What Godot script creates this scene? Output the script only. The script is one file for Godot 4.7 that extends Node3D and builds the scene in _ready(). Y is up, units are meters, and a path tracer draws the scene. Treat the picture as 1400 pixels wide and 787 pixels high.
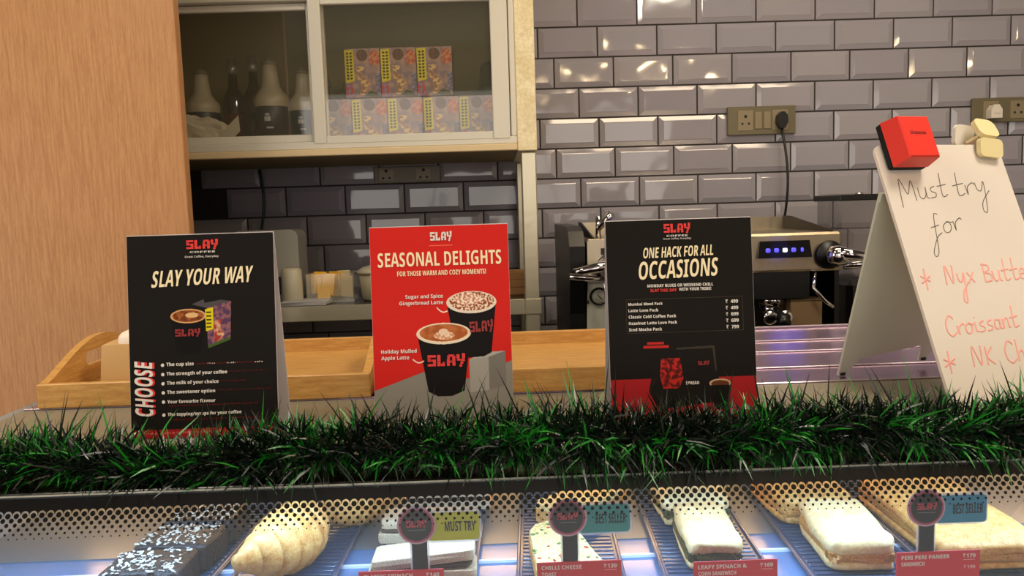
extends Node3D

var mats := {}
var rng := RandomNumberGenerator.new()
var used_names := {}
var bold: SystemFont
var regular: SystemFont

const TOP := 1.25      # height of the display case's top
const SHELF := 1.10    # height of the shelf inside the case

# ------------------------------------------------------------------ materials
func mk(key: String, c: Color, rough := 0.6, metal := 0.0) -> StandardMaterial3D:
	if mats.has(key): return mats[key]
	var m := StandardMaterial3D.new()
	m.albedo_color = c
	m.roughness = rough
	m.metallic = metal
	mats[key] = m
	return m

func noise(freq: float, octaves := 4, seed_ := 1) -> FastNoiseLite:
	var n := FastNoiseLite.new()
	n.seed = seed_
	n.frequency = freq
	n.fractal_octaves = octaves
	n.noise_type = FastNoiseLite.TYPE_SIMPLEX_SMOOTH
	return n

# two-tone noise texture, stretched along one axis for grain; tiles by blending its borders
func grain_tex(size: int, fx: float, fy: float, a: Color, b: Color, seed_ := 1, contrast := 1.0, fine := 0.3) -> ImageTexture:
	var n := noise(1.0, 3, seed_)
	var n2 := noise(1.0, 2, seed_ + 9)
	var img := Image.create(size, size, false, Image.FORMAT_RGB8)
	for y in size:
		for x in size:
			var u := float(x) / size; var v := float(y) / size
			var w := smoothstep(0.85, 1.0, u); var w2 := smoothstep(0.85, 1.0, v)
			var p := func(uu, vv): return n.get_noise_2d(uu * fx, vv * fy) * (1.0 - fine) + n2.get_noise_2d(uu * fx * 5.0, vv * fy * 5.0) * fine
			var s: float = p.call(u, v)
			if w > 0: s = lerpf(s, p.call(u - 1.0, v), w)
			if w2 > 0: s = lerpf(s, p.call(u, v - 1.0), w2)
			img.set_pixel(x, y, a.lerp(b, clampf(0.5 + s * contrast, 0, 1)))
	img.generate_mipmaps()
	return ImageTexture.create_from_image(img)

func bump_tex(size: int, freq: float, seed_ := 1, strength := 4.0, octaves := 3) -> ImageTexture:
	var n := noise(freq, octaves, seed_)
	var img := n.get_seamless_image(size, size)
	img.convert(Image.FORMAT_RGBA8)
	img.bump_map_to_normal_map(strength)
	img.generate_mipmaps()
	return ImageTexture.create_from_image(img)

func triplanar(m: StandardMaterial3D, tex: Texture2D, scale: float, world := true) -> StandardMaterial3D:
	m.albedo_texture = tex
	m.uv1_triplanar = true
	m.uv1_world_triplanar = world
	m.uv1_scale = Vector3.ONE * scale
	return m

func bumped(m: StandardMaterial3D, tex: Texture2D, amount: float, scale := 0.0, world := true) -> StandardMaterial3D:
	m.normal_enabled = true
	m.normal_texture = tex
	m.normal_scale = amount
	if scale > 0:
		m.uv1_triplanar = true
		m.uv1_world_triplanar = world
		m.uv1_scale = Vector3.ONE * scale
	return m

# ------------------------------------------------------------------ geometry helpers
func mb(smooth := false) -> SurfaceTool:
	var st := SurfaceTool.new()
	st.begin(Mesh.PRIMITIVE_TRIANGLES)
	st.set_smooth_group(0 if smooth else -1)
	return st

func tri(st: SurfaceTool, a: Vector3, b: Vector3, c: Vector3, n: Vector3) -> void:
	if (b - a).cross(c - a).dot(n) > 0:
		var t := b; b = c; c = t
	st.add_vertex(a); st.add_vertex(b); st.add_vertex(c)

func quad(st: SurfaceTool, a: Vector3, b: Vector3, c: Vector3, d: Vector3, n: Vector3) -> void:
	tri(st, a, b, c, n); tri(st, a, c, d, n)

func box(st: SurfaceTool, c: Vector3, s: Vector3, bev := 0.0, xf := Transform3D.IDENTITY) -> void:
	var h := s / 2.0
	bev = minf(bev, minf(h.x, minf(h.y, h.z)) * 0.9)
	var P := func(x: float, y: float, z: float): return xf * (c + Vector3(x, y, z))
	var ctr: Vector3 = xf * c
	for ax in 3:
		for sg in [-1.0, 1.0]:
			var q := []
			for k in [[-1, -1], [1, -1], [1, 1], [-1, 1]]:
				var v := Vector3.ZERO
				v[ax] = sg * h[ax]
				v[(ax + 1) % 3] = k[0] * (h[(ax + 1) % 3] - bev)
				v[(ax + 2) % 3] = k[1] * (h[(ax + 2) % 3] - bev)
				q.append(xf * (c + v))
			quad(st, q[0], q[1], q[2], q[3], (q[0] + q[2]) / 2.0 - ctr)
	if bev <= 0: return
	for ax in 3:
		var b1 := (ax + 1) % 3; var b2 := (ax + 2) % 3
		for s1 in [-1.0, 1.0]:
			for s2 in [-1.0, 1.0]:
				var q := []
				for k in [[-1, 0], [1, 0], [1, 1], [-1, 1]]:
					var v := Vector3.ZERO
					v[ax] = k[0] * (h[ax] - bev)
					v[b1] = s1 * (h[b1] - (bev if k[1] else 0.0))
					v[b2] = s2 * (h[b2] - (0.0 if k[1] else bev))
					q.append(xf * (c + v))
				quad(st, q[0], q[1], q[2], q[3], (q[0] + q[2]) / 2.0 - ctr)
	for sx in [-1.0, 1.0]:
		for sy in [-1.0, 1.0]:
			for sz in [-1.0, 1.0]:
				var e := Vector3(sx * h.x, sy * h.y, sz * h.z)
				var a: Vector3 = xf * (c + e - Vector3(0, sy * bev, sz * bev))
				var b: Vector3 = xf * (c + e - Vector3(sx * bev, 0, sz * bev))
				var d: Vector3 = xf * (c + e - Vector3(sx * bev, sy * bev, 0))
				tri(st, a, b, d, a - ctr)

func bar(st: SurfaceTool, lo: Vector3, hi: Vector3, bev := 0.0) -> void:
	box(st, (lo + hi) / 2.0, (hi - lo).abs(), bev)

func lathe(st: SurfaceTool, prof: Array, seg := 24, xf := Transform3D.IDENTITY) -> void:
	for i in prof.size() - 1:
		for j in seg:
			var t0 := TAU * j / seg; var t1 := TAU * (j + 1) / seg
			var p0: Vector2 = prof[i]; var p1: Vector2 = prof[i + 1]
			var a: Vector3 = xf * Vector3(p0.x * cos(t0), p0.y, p0.x * sin(t0))
			var b: Vector3 = xf * Vector3(p0.x * cos(t1), p0.y, p0.x * sin(t1))
			var c: Vector3 = xf * Vector3(p1.x * cos(t1), p1.y, p1.x * sin(t1))
			var d: Vector3 = xf * Vector3(p1.x * cos(t0), p1.y, p1.x * sin(t0))
			if p0.x > 1e-6: st.add_vertex(a); st.add_vertex(b); st.add_vertex(c)
			if p1.x > 1e-6: st.add_vertex(a); st.add_vertex(c); st.add_vertex(d)

func tube(st: SurfaceTool, pts: Array, radii, seg := 10) -> void:
	var n := pts.size()
	var rings := []
	var u := Vector3.ZERO
	for i in n:
		var t: Vector3 = (pts[mini(i + 1, n - 1)] - pts[maxi(i - 1, 0)]).normalized()
		if i == 0:
			u = t.cross(Vector3.UP if absf(t.y) < 0.9 else Vector3.RIGHT).normalized()
		u = (u - t * u.dot(t)).normalized()
		var v := t.cross(u)
		var r: float = radii[i] if radii is Array else radii
		var ring := []
		for j in seg:
			var a := TAU * j / seg
			ring.append(pts[i] + r * (cos(a) * u + sin(a) * v))
		rings.append(ring)
	for i in n - 1:
		for j in seg:
			var k := (j + 1) % seg
			var a: Vector3 = rings[i][j]; var b: Vector3 = rings[i][k]
			var c: Vector3 = rings[i + 1][k]; var d: Vector3 = rings[i + 1][j]
			var out: Vector3 = (a + c) / 2.0 - (pts[i] + pts[i + 1]) / 2.0
			quad(st, a, b, c, d, out)
	for e in [0, n - 1]:
		var nn: Vector3 = pts[0] - pts[1] if e == 0 else pts[n - 1] - pts[n - 2]
		for j in seg:
			tri(st, pts[e], rings[e][j], rings[e][(j + 1) % seg], nn)

# polygon in the xy plane pushed out along z from z0 to z1
func prism(st: SurfaceTool, poly: PackedVector2Array, z0: float, z1: float, xf := Transform3D.IDENTITY) -> void:
	if Geometry2D.is_polygon_clockwise(poly):
		poly = poly.duplicate(); poly.reverse()
	var idx := Geometry2D.triangulate_polygon(poly)
	for k in range(0, idx.size(), 3):
		for e in [[z1, 1.0], [z0, -1.0]]:
			tri(st, xf * Vector3(poly[idx[k]].x, poly[idx[k]].y, e[0]), xf * Vector3(poly[idx[k + 1]].x, poly[idx[k + 1]].y, e[0]),
				xf * Vector3(poly[idx[k + 2]].x, poly[idx[k + 2]].y, e[0]), xf.basis * Vector3(0, 0, e[1]))
	# is_polygon_clockwise works with y down; take the sign from the area instead
	var area := 0.0
	for i in poly.size():
		area += poly[i].cross(poly[(i + 1) % poly.size()])
	var s := signf(area)
	for i in poly.size():
		var a := poly[i]; var b := poly[(i + 1) % poly.size()]
		var nn := Vector3((b - a).y, -(b - a).x, 0) * s
		quad(st, xf * Vector3(a.x, a.y, z0), xf * Vector3(b.x, b.y, z0), xf * Vector3(b.x, b.y, z1), xf * Vector3(a.x, a.y, z1), xf.basis * nn)

func round_rect(w: float, h: float, r: float, seg := 5) -> PackedVector2Array:
	var p := PackedVector2Array()
	for k in 4:
		var c := Vector2([1, -1, -1, 1][k] * (w / 2 - r), [1, 1, -1, -1][k] * (h / 2 - r))
		for i in seg + 1:
			var a := PI / 2 * (k + float(i) / seg)
			p.append(c + r * Vector2(cos(a), sin(a)))
	return p

func circle(r: float, seg := 24, c := Vector2.ZERO) -> PackedVector2Array:
	var p := PackedVector2Array()
	for i in seg: p.append(c + r * Vector2(cos(TAU * i / seg), sin(TAU * i / seg)))
	return p

# rounded loaf shape: superellipsoid with surface noise
func loaf(st: SurfaceTool, c: Vector3, half: Vector3, e1: float, e2: float, amp: float, seed_: int, nu := 36, nv := 20, xf := Transform3D.IDENTITY, freq := 30.0) -> void:
	var n := noise(freq, 3, seed_)
	var sp := func(v: float, e: float): return signf(v) * pow(absf(v), e)
	var g := []
	for i in nv + 1:
		var ph := -PI / 2 + PI * i / nv
		var row := []
		for j in nu:
			var th := TAU * j / nu
			var d := Vector3(sp.call(cos(ph), e1) * sp.call(cos(th), e2), sp.call(sin(ph), e1), sp.call(cos(ph), e1) * sp.call(sin(th), e2))
			var p := d * half
			p += d.normalized() * amp * n.get_noise_3dv(c + p)
			row.append(xf * (c + p))
		g.append(row)
	var ctr: Vector3 = xf * c
	for i in nv:
		for j in nu:
			var k := (j + 1) % nu
			var mid: Vector3 = (g[i][j] + g[i + 1][k]) / 2.0 - ctr
			if i > 0: tri(st, g[i][j], g[i][k], g[i + 1][k], mid)
			if i < nv - 1: tri(st, g[i][j], g[i + 1][k], g[i + 1][j], mid)

# the trays, cards and plates were set out a little askew to the tiled wall: turned about the viewer's spot
const ASKEW := -0.0461
func askew(o: Node3D) -> Node3D:
	o.transform = Transform3D(Basis(Vector3.UP, ASKEW), Vector3.ZERO) * o.transform
	return o

# ------------------------------------------------------------------ nodes
func numbered(called: String) -> String:
	if not used_names.has(called):
		used_names[called] = 0
		return called
	used_names[called] += 1
	return "%s_%03d" % [called, used_names[called]]

func obj(called: String, st: SurfaceTool, m: Material, parent: Node = null) -> MeshInstance3D:
	st.generate_normals()
	return inst(called, st.commit(), m, parent)

func inst(called: String, mesh: Mesh, m: Material, parent: Node = null) -> MeshInstance3D:
	var o := MeshInstance3D.new()
	o.mesh = mesh
	o.material_override = m
	if parent == null:
		o.name = numbered(called)
		add_child(o)
	else:
		o.name = called
		parent.add_child(o, true)
	return o

func tag(o: Node, label: String, category: String, group := "") -> Node:
	o.set_meta("label", label)
	o.set_meta("category", category)
	if group: o.set_meta("group", group)
	return o

func thing(called: String, label: String, category: String, at := Vector3.ZERO, turn := 0.0, group := "") -> Node3D:
	var o := Node3D.new()
	o.name = numbered(called)
	add_child(o)
	o.position = at
	o.rotation.y = turn
	tag(o, label, category, group)
	return o

func struct(called: String, st: SurfaceTool, m: Material) -> MeshInstance3D:
	var o := obj(called, st, m)
	o.set_meta("kind", "structure")
	return o

# lettering that fills a box of w x h around (cx, cy) in the parent's xy plane; h 0 keeps the font's own proportion
func text(parent: Node, s: String, m: Material, cx: float, cy: float, w: float, h: float, z: float, shear := 0.0, rot := 0.0, font: Font = null, align := 0) -> MeshInstance3D:
	var t := TextMesh.new()
	t.text = s
	t.font = font if font else bold
	t.font_size = 64
	t.pixel_size = 0.01
	t.curve_step = 2.0
	t.depth = 0.02
	var bb := t.get_aabb()
	var sx := w / bb.size.x
	var sy := h / bb.size.y if h > 0 else sx
	if w <= 0: sx = sy
	var b := Basis(Vector3(sx, 0, 0), Vector3(shear * sy, sy, 0), Vector3(0, 0, 0.02))
	b = Basis(Vector3(0, 0, 1), rot) * b
	var c := bb.get_center()
	if align < 0: c.x = bb.position.x
	elif align > 0: c.x = bb.end.x
	c.z = 0
	var o := inst("lettering", t, m, parent)
	o.transform = Transform3D(b, Vector3(cx, cy, z) - b * c)
	return o

# rupee sign drawn with bars, h high, its left edge at x
func rupee(parent: Node, m: Material, x: float, y: float, h: float, z: float) -> void:
	var st := mb()
	var w := h * 0.6; var b := h * 0.11
	for yy in [0.5 * h - b / 2, 0.5 * h - 0.30 * h]:
		box(st, Vector3(x + w / 2, y + yy, z), Vector3(w, b, 0.0003))
	for k in 5:
		var a0 := PI / 2 - PI * k / 5; var a1 := PI / 2 - PI * (k + 1) / 5
		var c := Vector3(x + w * 0.35, y + 0.5 * h - 0.29 * h, z)
		var r0 := h * 0.29; var r1 := h * 0.18
		quad(st, c + Vector3(r0 * cos(a0), r0 * sin(a0), 0), c + Vector3(r0 * cos(a1), r0 * sin(a1), 0), c + Vector3(r1 * cos(a1), r1 * sin(a1), 0), c + Vector3(r1 * cos(a0), r1 * sin(a0), 0), Vector3(0, 0, 1))
	quad(st, Vector3(x + 0.02 * w, y - 0.02 * h, z), Vector3(x + 0.30 * w, y - 0.02 * h, z), Vector3(x + 0.85 * w, y - 0.5 * h, z), Vector3(x + 0.58 * w, y - 0.5 * h, z), Vector3(0, 0, 1))
	obj("rupee_sign", st, m, parent)

# blocky stencil letters S L A Y, w wide, centred
func slay_logo(parent: Node, m: Material, cx: float, cy: float, w: float, h: float, z: float, rot := 0.0) -> void:
	var letters := [
		[[0, 5.5, 4.8, 7], [0, 3.6, 1.7, 5.2], [0, 2.9, 2.2, 4.3], [2.5, 2.9, 4.8, 4.3], [3.1, 1.6, 4.8, 2.9], [0, 0, 4.8, 1.5]],
		[[0, 3.2, 1.9, 7], [0, 0, 1.9, 3.0], [2.1, 0, 4.4, 1.6], [3.0, 1.8, 4.4, 2.4]],
		[[0, 0, 1.7, 4.4], [0.3, 4.6, 1.9, 6.4], [0.9, 5.6, 4.2, 7], [3.1, 3.0, 4.9, 6.2], [3.1, 0, 4.9, 2.8], [1.9, 2.0, 2.9, 3.2]],
		[[0, 4.4, 1.8, 7], [0.3, 3.0, 2.4, 4.2], [3.2, 4.4, 5, 7.6], [2.6, 2.6, 4.8, 4.2], [2.2, 0.9, 3.9, 2.4], [1.6, -0.8, 3.2, 0.7]]]
	var st := mb()
	var xf := Transform3D(Basis(Vector3(0, 0, 1), rot), Vector3(cx, cy, z))
	var u := w / 21.6
	var v := h / 7.0
	for k in 4:
		for r in letters[k]:
			var x0: float = (r[0] + k * 5.55) * u - w / 2; var x1: float = (r[2] + k * 5.55) * u - w / 2
			var y0: float = r[1] * v - h / 2; var y1: float = r[3] * v - h / 2
			box(st, Vector3((x0 + x1) / 2, (y0 + y1) / 2, 0), Vector3(x1 - x0, y1 - y0, 0.0004), 0, xf)
	obj("logo", st, m, parent)

# ------------------------------------------------------------------ print painting
func paint_poly(img: Image, pts: Array, c: Color, n: FastNoiseLite = null, c2 := Color.WHITE, contrast := 1.5) -> void:
	var W := img.get_width(); var H := img.get_height()
	var poly := PackedVector2Array()
	var lo := Vector2(9, 9); var hi := Vector2(-9, -9)
	for p in pts:
		var q := Vector2(p[0], p[1])
		lo = lo.min(q); hi = hi.max(q)
		poly.append(Vector2(q.x * W, q.y * H))
	for y in range(maxi(0, int(lo.y * H)), mini(H, int(hi.y * H) + 1)):
		for x in range(maxi(0, int(lo.x * W)), mini(W, int(hi.x * W) + 1)):
			if Geometry2D.is_point_in_polygon(Vector2(x + 0.5, y + 0.5), poly):
				img.set_pixel(x, y, c if n == null else c.lerp(c2, clampf(0.5 + contrast * n.get_noise_2d(x, y), 0, 1)))

func paint_ellipse(img: Image, cx: float, cy: float, rx: float, ry: float, c: Color, n: FastNoiseLite = null, c2 := Color.WHITE, contrast := 1.5) -> void:
	var pts := []
	for i in 40: pts.append([cx + rx * cos(TAU * i / 40), cy + ry * sin(TAU * i / 40)])
	paint_poly(img, pts, c, n, c2, contrast)

func paint_rect(img: Image, x0: float, y0: float, x1: float, y1: float, c: Color) -> void:
	var W := img.get_width(); var H := img.get_height()
	img.fill_rect(Rect2i(int(x0 * W), int(y0 * H), maxi(1, int((x1 - x0) * W)), maxi(1, int((y1 - y0) * H))), c)

# a run of small print too small to read: broken dashes
func paint_dashes(img: Image, x0: float, x1: float, y: float, h: float, c: Color) -> void:
	var x := x0
	while x < x1:
		var w := rng.randf_range(0.006, 0.014)
		paint_rect(img, x, y - h / 2 + rng.randf_range(-0.001, 0.001), minf(x + w, x1), y + h / 2, c)
		x += w + rng.randf_range(0.003, 0.008)

func img_mat(key: String, img: Image, rough := 0.4) -> StandardMaterial3D:
	img.generate_mipmaps()
	var m := mk(key, Color.WHITE, rough)
	m.metallic_specular = 0.25
	m.albedo_texture = ImageTexture.create_from_image(img)
	return m

# upright sheet of w x h centred on (0, h/2), facing +z, with uv 0..1
func sheet_mesh(w: float, h: float, z: float) -> ArrayMesh:
	var st := SurfaceTool.new()
	st.begin(Mesh.PRIMITIVE_TRIANGLES)
	var p := [Vector3(-w / 2, 0, z), Vector3(-w / 2, h, z), Vector3(w / 2, h, z), Vector3(w / 2, 0, z)]
	var t := [Vector2(0, 1), Vector2(0, 0), Vector2(1, 0), Vector2(1, 1)]
	for k in [0, 1, 2, 0, 2, 3]:
		st.set_normal(Vector3(0, 0, 1)); st.set_uv(t[k]); st.add_vertex(p[k])
	return st.commit()

# ------------------------------------------------------------------ the scene
func _ready() -> void:
	rng.seed = 20241
	bold = SystemFont.new(); bold.font_names = PackedStringArray(["Droid Sans"]); bold.font_weight = 700
	regular = SystemFont.new(); regular.font_names = PackedStringArray(["Droid Sans"])

	# camera
	var cam := Camera3D.new()
	cam.name = "camera"
	cam.fov = 40.04
	cam.position = Vector3(0, 1.5, 0)
	cam.rotation_degrees = Vector3(-5.66, -1.0, -1.8)
	cam.near = 0.02
	add_child(cam)
	cam.current = true

	# environment: a closed shop, so the sky hardly matters
	var we := WorldEnvironment.new()
	we.name = "environment"
	var env := Environment.new()
	env.background_mode = Environment.BG_COLOR
	env.background_color = Color(0.25, 0.25, 0.28)
	env.ambient_light_source = Environment.AMBIENT_SOURCE_DISABLED
	env.tonemap_mode = Environment.TONE_MAPPER_LINEAR
	env.tonemap_exposure = 1.22
	env.sdfgi_enabled = true
	env.ssao_enabled = true
	env.ssil_enabled = true
	we.environment = env
	add_child(we)

	# unseen lamps, out of view, placed to light the counter, cards and wall
	unseen_ceiling_panel(Vector3(-1.0, 2.88, -0.45), Vector2(0.6, 0.6), Color(1.0, 0.95, 0.87), 1.6, "unseen square ceiling light panel, placed to light the counter, the left one")
	unseen_ceiling_panel(Vector3(1.1, 2.88, -0.45), Vector2(0.6, 0.6), Color(1.0, 0.95, 0.87), 1.6, "unseen square ceiling light panel, placed to light the counter, the right one")
	unseen_ceiling_panel(Vector3(0.9, 2.88, -1.75), Vector2(1.2, 0.3), Color(1.0, 0.90, 0.76), 0.9, "unseen long ceiling light panel, placed to light the coffee machine aisle")
	unseen_windows()
	for k in 9:
		bulb(Vector3(0.34 + 0.15 * k + 0.02 * (k % 3), 2.36 + 0.11 * (k % 2) + 0.03 * (k % 4), 0.30 + 0.05 * (k % 3)), k)

	build_room()
	build_cabinet()
	build_rack()
	build_machine()
	build_wall_fittings()
	build_case()
	build_trays()
	build_cards()
	build_whiteboard()
	build_food()
	build_price_tags()
	build_garland()

func unseen_ceiling_panel(at: Vector3, size: Vector2, c: Color, energy: float, label: String) -> void:
	var t := thing("unseen_ceiling_light", label, "light", at)
	var st := mb()
	for s in [-1.0, 1.0]:
		box(st, Vector3(s * (size.x / 2 + 0.015), 0, 0), Vector3(0.03, 0.04, size.y + 0.06))
		box(st, Vector3(0, 0, s * (size.y / 2 + 0.015)), Vector3(size.x, 0.04, 0.03))
	obj("frame", st, mk("white_paint", Color(0.85, 0.84, 0.82), 0.5), t)
	var d := mb()
	box(d, Vector3(0, 0.004, 0), Vector3(size.x, 0.02, size.y))
	var m := mk("glow_%s" % c.to_html(), Color(0.9, 0.9, 0.9), 0.6)
	m.emission_enabled = true
	m.emission = c
	m.emission_energy_multiplier = 3.0
	obj("diffuser", d, m, t)
	var l := AreaLight3D.new()
	l.name = "light"
	l.area_size = size * 0.96
	l.light_color = c
	l.light_energy = energy
	l.area_range = 12.0
	l.shadow_enabled = true
	l.position = Vector3(0, -0.025, 0)
	l.rotation_degrees = Vector3(-90, 0, 0)
	t.add_child(l)

# unseen glowing window behind the viewer, placed to light tiles and cards
func unseen_windows() -> void:
	var st := mb()
	bar(st, Vector3(-1.7, 0.5, 2.72), Vector3(1.7, 2.55, 2.745))
	var m := mk("unseen_window_glow", Color(0.5, 0.5, 0.5), 0.3)
	m.emission_enabled = true
	m.emission = Color(1.0, 0.97, 0.93)
	m.emission_energy_multiplier = 0.75
	var w := struct("unseen_window_1", st, m)
	st = mb()
	for x in [-1.72, -0.58, 0.58, 1.72]: bar(st, Vector3(x - 0.04, 0.45, 2.70), Vector3(x + 0.04, 2.6, 2.749))
	for y in [0.47, 2.57]: bar(st, Vector3(-1.72, y - 0.03, 2.70), Vector3(1.72, y + 0.03, 2.749))
	obj("unseen_window_frame", st, mk("black_plastic", Color(0.03, 0.03, 0.03), 0.35), w)
	var l := AreaLight3D.new()
	l.name = "unseen_window_light"
	l.area_size = Vector2(3.3, 1.95)
	l.light_color = Color(1.0, 0.97, 0.93)
	l.light_energy = 2.4
	l.area_range = 12.0
	l.shadow_enabled = true
	l.position = Vector3(0, 1.52, 2.69)
	w.add_child(l)
	# unseen glowing window at the left, placed to light tile bevels and easel board
	st = mb()
	bar(st, Vector3(-2.747, 0.1, -0.75), Vector3(-2.72, 2.35, 0.65))
	var d := struct("unseen_window_2", st, m)
	st = mb()
	for z in [-0.77, -0.05, 0.67]: bar(st, Vector3(-2.749, 0.05, z - 0.03), Vector3(-2.70, 2.4, z + 0.03))
	for y in [0.07, 2.38]: bar(st, Vector3(-2.749, y - 0.03, -0.77), Vector3(-2.70, y + 0.03, 0.67))
	obj("unseen_window_frame", st, mk("black_plastic", Color(0.03, 0.03, 0.03), 0.35), d)
	l = AreaLight3D.new()
	l.name = "unseen_window_light"
	l.area_size = Vector2(1.34, 2.2)
	l.light_color = Color(1.0, 0.97, 0.93)
	l.light_energy = 1.3
	l.area_range = 12.0
	l.shadow_enabled = true
	l.position = Vector3(-2.69, 1.22, -0.05)
	l.rotation_degrees = Vector3(0, -90, 0)
	d.add_child(l)

func bulb(at: Vector3, k: int) -> void:  # out of view, placed to make the point glints on the wall tiles
	var t := thing("unseen_bulb", "unseen tiny bulb placed for glints on the tiles, %s from the left above the queue" % ["first", "second", "third", "fourth", "fifth", "sixth", "seventh", "eighth", "ninth"][k], "light", at, 0, "unseen string of bulbs above the queue")
	var st := mb(true)
	lathe(st, [Vector2(0, -0.014), Vector2(0.004, -0.0125), Vector2(0.006, -0.008), Vector2(0.006, -0.004), Vector2(0.0045, 0.002), Vector2(0.004, 0.01)], 16)
	var m := mk("bulb_glow", Color(1, 0.95, 0.85), 0.3)
	m.emission_enabled = true
	m.emission = Color(1.0, 0.88, 0.68)
	m.emission_energy_multiplier = 60.0
	obj("bulb", st, m, t)
	var c := mb(true)
	lathe(c, [Vector2(0.0135, 0.005), Vector2(0.015, 0.01), Vector2(0.015, 0.04), Vector2(0, 0.042)], 14)
	tube(c, [Vector3(0, 0.04, 0), Vector3(0, 2.9 - at.y, 0)], 0.003, 6)
	obj("cord", c, mk("black_plastic", Color(0.03, 0.03, 0.03), 0.35), t)
	var l := OmniLight3D.new()
	l.name = "light"
	l.light_color = Color(1.0, 0.88, 0.68)
	l.light_energy = 0.05
	l.light_size = 0.006
	l.omni_range = 12
	l.omni_attenuation = 2.0
	l.shadow_enabled = true
	l.position = Vector3(0, -0.006, 0)
	t.add_child(l)

# ------------------------------------------------------------------ room
func build_room() -> void:
	var plaster := mk("plaster", Color(0.80, 0.77, 0.72), 0.8)
	var st := mb(); bar(st, Vector3(-2.9, -0.1, -2.9), Vector3(2.9, 0, 2.9))
	struct("floor", st, mk("floor_tile", Color(0.42, 0.39, 0.36), 0.35))
	st = mb(); bar(st, Vector3(-2.9, 2.9, -2.9), Vector3(2.9, 3.0, 2.9))
	struct("ceiling", st, mk("ceiling_grey", Color(0.42, 0.40, 0.38), 0.8))  # out of view; grey chosen so the front glass reflects dark
	st = mb(); bar(st, Vector3(-2.9, 0, -2.9), Vector3(-2.75, 2.9, 2.9)); struct("wall_left", st, plaster)
	st = mb(); bar(st, Vector3(2.75, 0, -2.9), Vector3(2.9, 2.9, 2.9)); struct("wall_right", st, plaster)
	st = mb(); bar(st, Vector3(-2.9, 0, 2.75), Vector3(2.9, 2.9, 2.9)); struct("wall_front", st, mk("far_wall", Color(0.45, 0.36, 0.28), 0.7))

	# back wall: grout bed with bevelled ceramic tiles, each its own piece
	st = mb(); bar(st, Vector3(-2.75, 0, -2.9), Vector3(2.75, 2.9, -2.706))
	var wall := struct("wall_back", st, mk("grout", Color(0.20, 0.18, 0.17), 0.9))
	var tw := 0.1968; var th := 0.0968; var bv := 0.015; var dp := 0.0085
	var t := mb()
	var o := [Vector3(-tw / 2, -th / 2, 0), Vector3(tw / 2, -th / 2, 0), Vector3(tw / 2, th / 2, 0), Vector3(-tw / 2, th / 2, 0)]
	var lay := [[0.0, -0.006], [0.0012, 0.002], [bv, dp - 0.0012], [bv + 0.0025, dp]]
	var ring := func(k):
		var r := []
		for p in o:
			r.append(Vector3(p.x - signf(p.x) * lay[k][0], p.y - signf(p.y) * lay[k][0], lay[k][1]))
		return r
	for k in 3:
		var a = ring.call(k); var b = ring.call(k + 1)
		for i in 4:
			var j := (i + 1) % 4
			quad(t, a[i], a[j], b[j], b[i], (a[i] + a[j]) * 0.5 + Vector3(0, 0, 0.02))
	var top = ring.call(3)
	quad(t, top[0], top[1], top[2], top[3], Vector3(0, 0, 1))
	t.generate_normals()
	var tile_mesh := t.commit()
	var wav := bump_tex(256, 0.012, 5, 3.0, 2)
	var tones := [Color(0.585, 0.57, 0.605), Color(0.60, 0.585, 0.615), Color(0.57, 0.555, 0.595), Color(0.59, 0.58, 0.62)]
	var tm := []
	for k in 4:
		var m := mk("glaze%d" % k, tones[k], 0.055)
		m.metallic_specular = 0.6
		bumped(m, wav, 0.12, 2.2)
		tm.append(m)
	var n := 0
	for row in range(9, 25):
		var y0 := 0.1 * row + 0.0012
		var off: float = [0.094, 0.0125, 0.160][row % 3]      # each row steps by about a third of a tile
		for col in range(-7, 14):
			var x0 := off + 0.2 * col
			if x0 > 2.5 or x0 < -1.05: continue
			if x0 < -0.1 and y0 > 1.72: continue       # behind the cabinet
			var ti := inst("tile", tile_mesh, tm[rng.randi() % 4], wall)
			ti.position = Vector3(x0 + tw / 2, y0 + th / 2, -2.706)
			ti.rotation_degrees = Vector3(rng.randf_range(-0.5, 0.5), rng.randf_range(-0.5, 0.5), rng.randf_range(-0.12, 0.12))
			n += 1

	# wood-clad partition at the left
	var wood := mk("oak_laminate", Color.WHITE, 0.45)
	triplanar(wood, grain_tex(512, 90, 5, Color(0.65, 0.445, 0.275), Color(0.76, 0.565, 0.375), 4, 0.9, 0.35), 1.6)
	st = mb(); bar(st, Vector3(-2.75, 0, -1.75), Vector3(-0.6615, 2.9, -1.72), 0.002)
	struct("wall_left_partition", st, wood)

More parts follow.
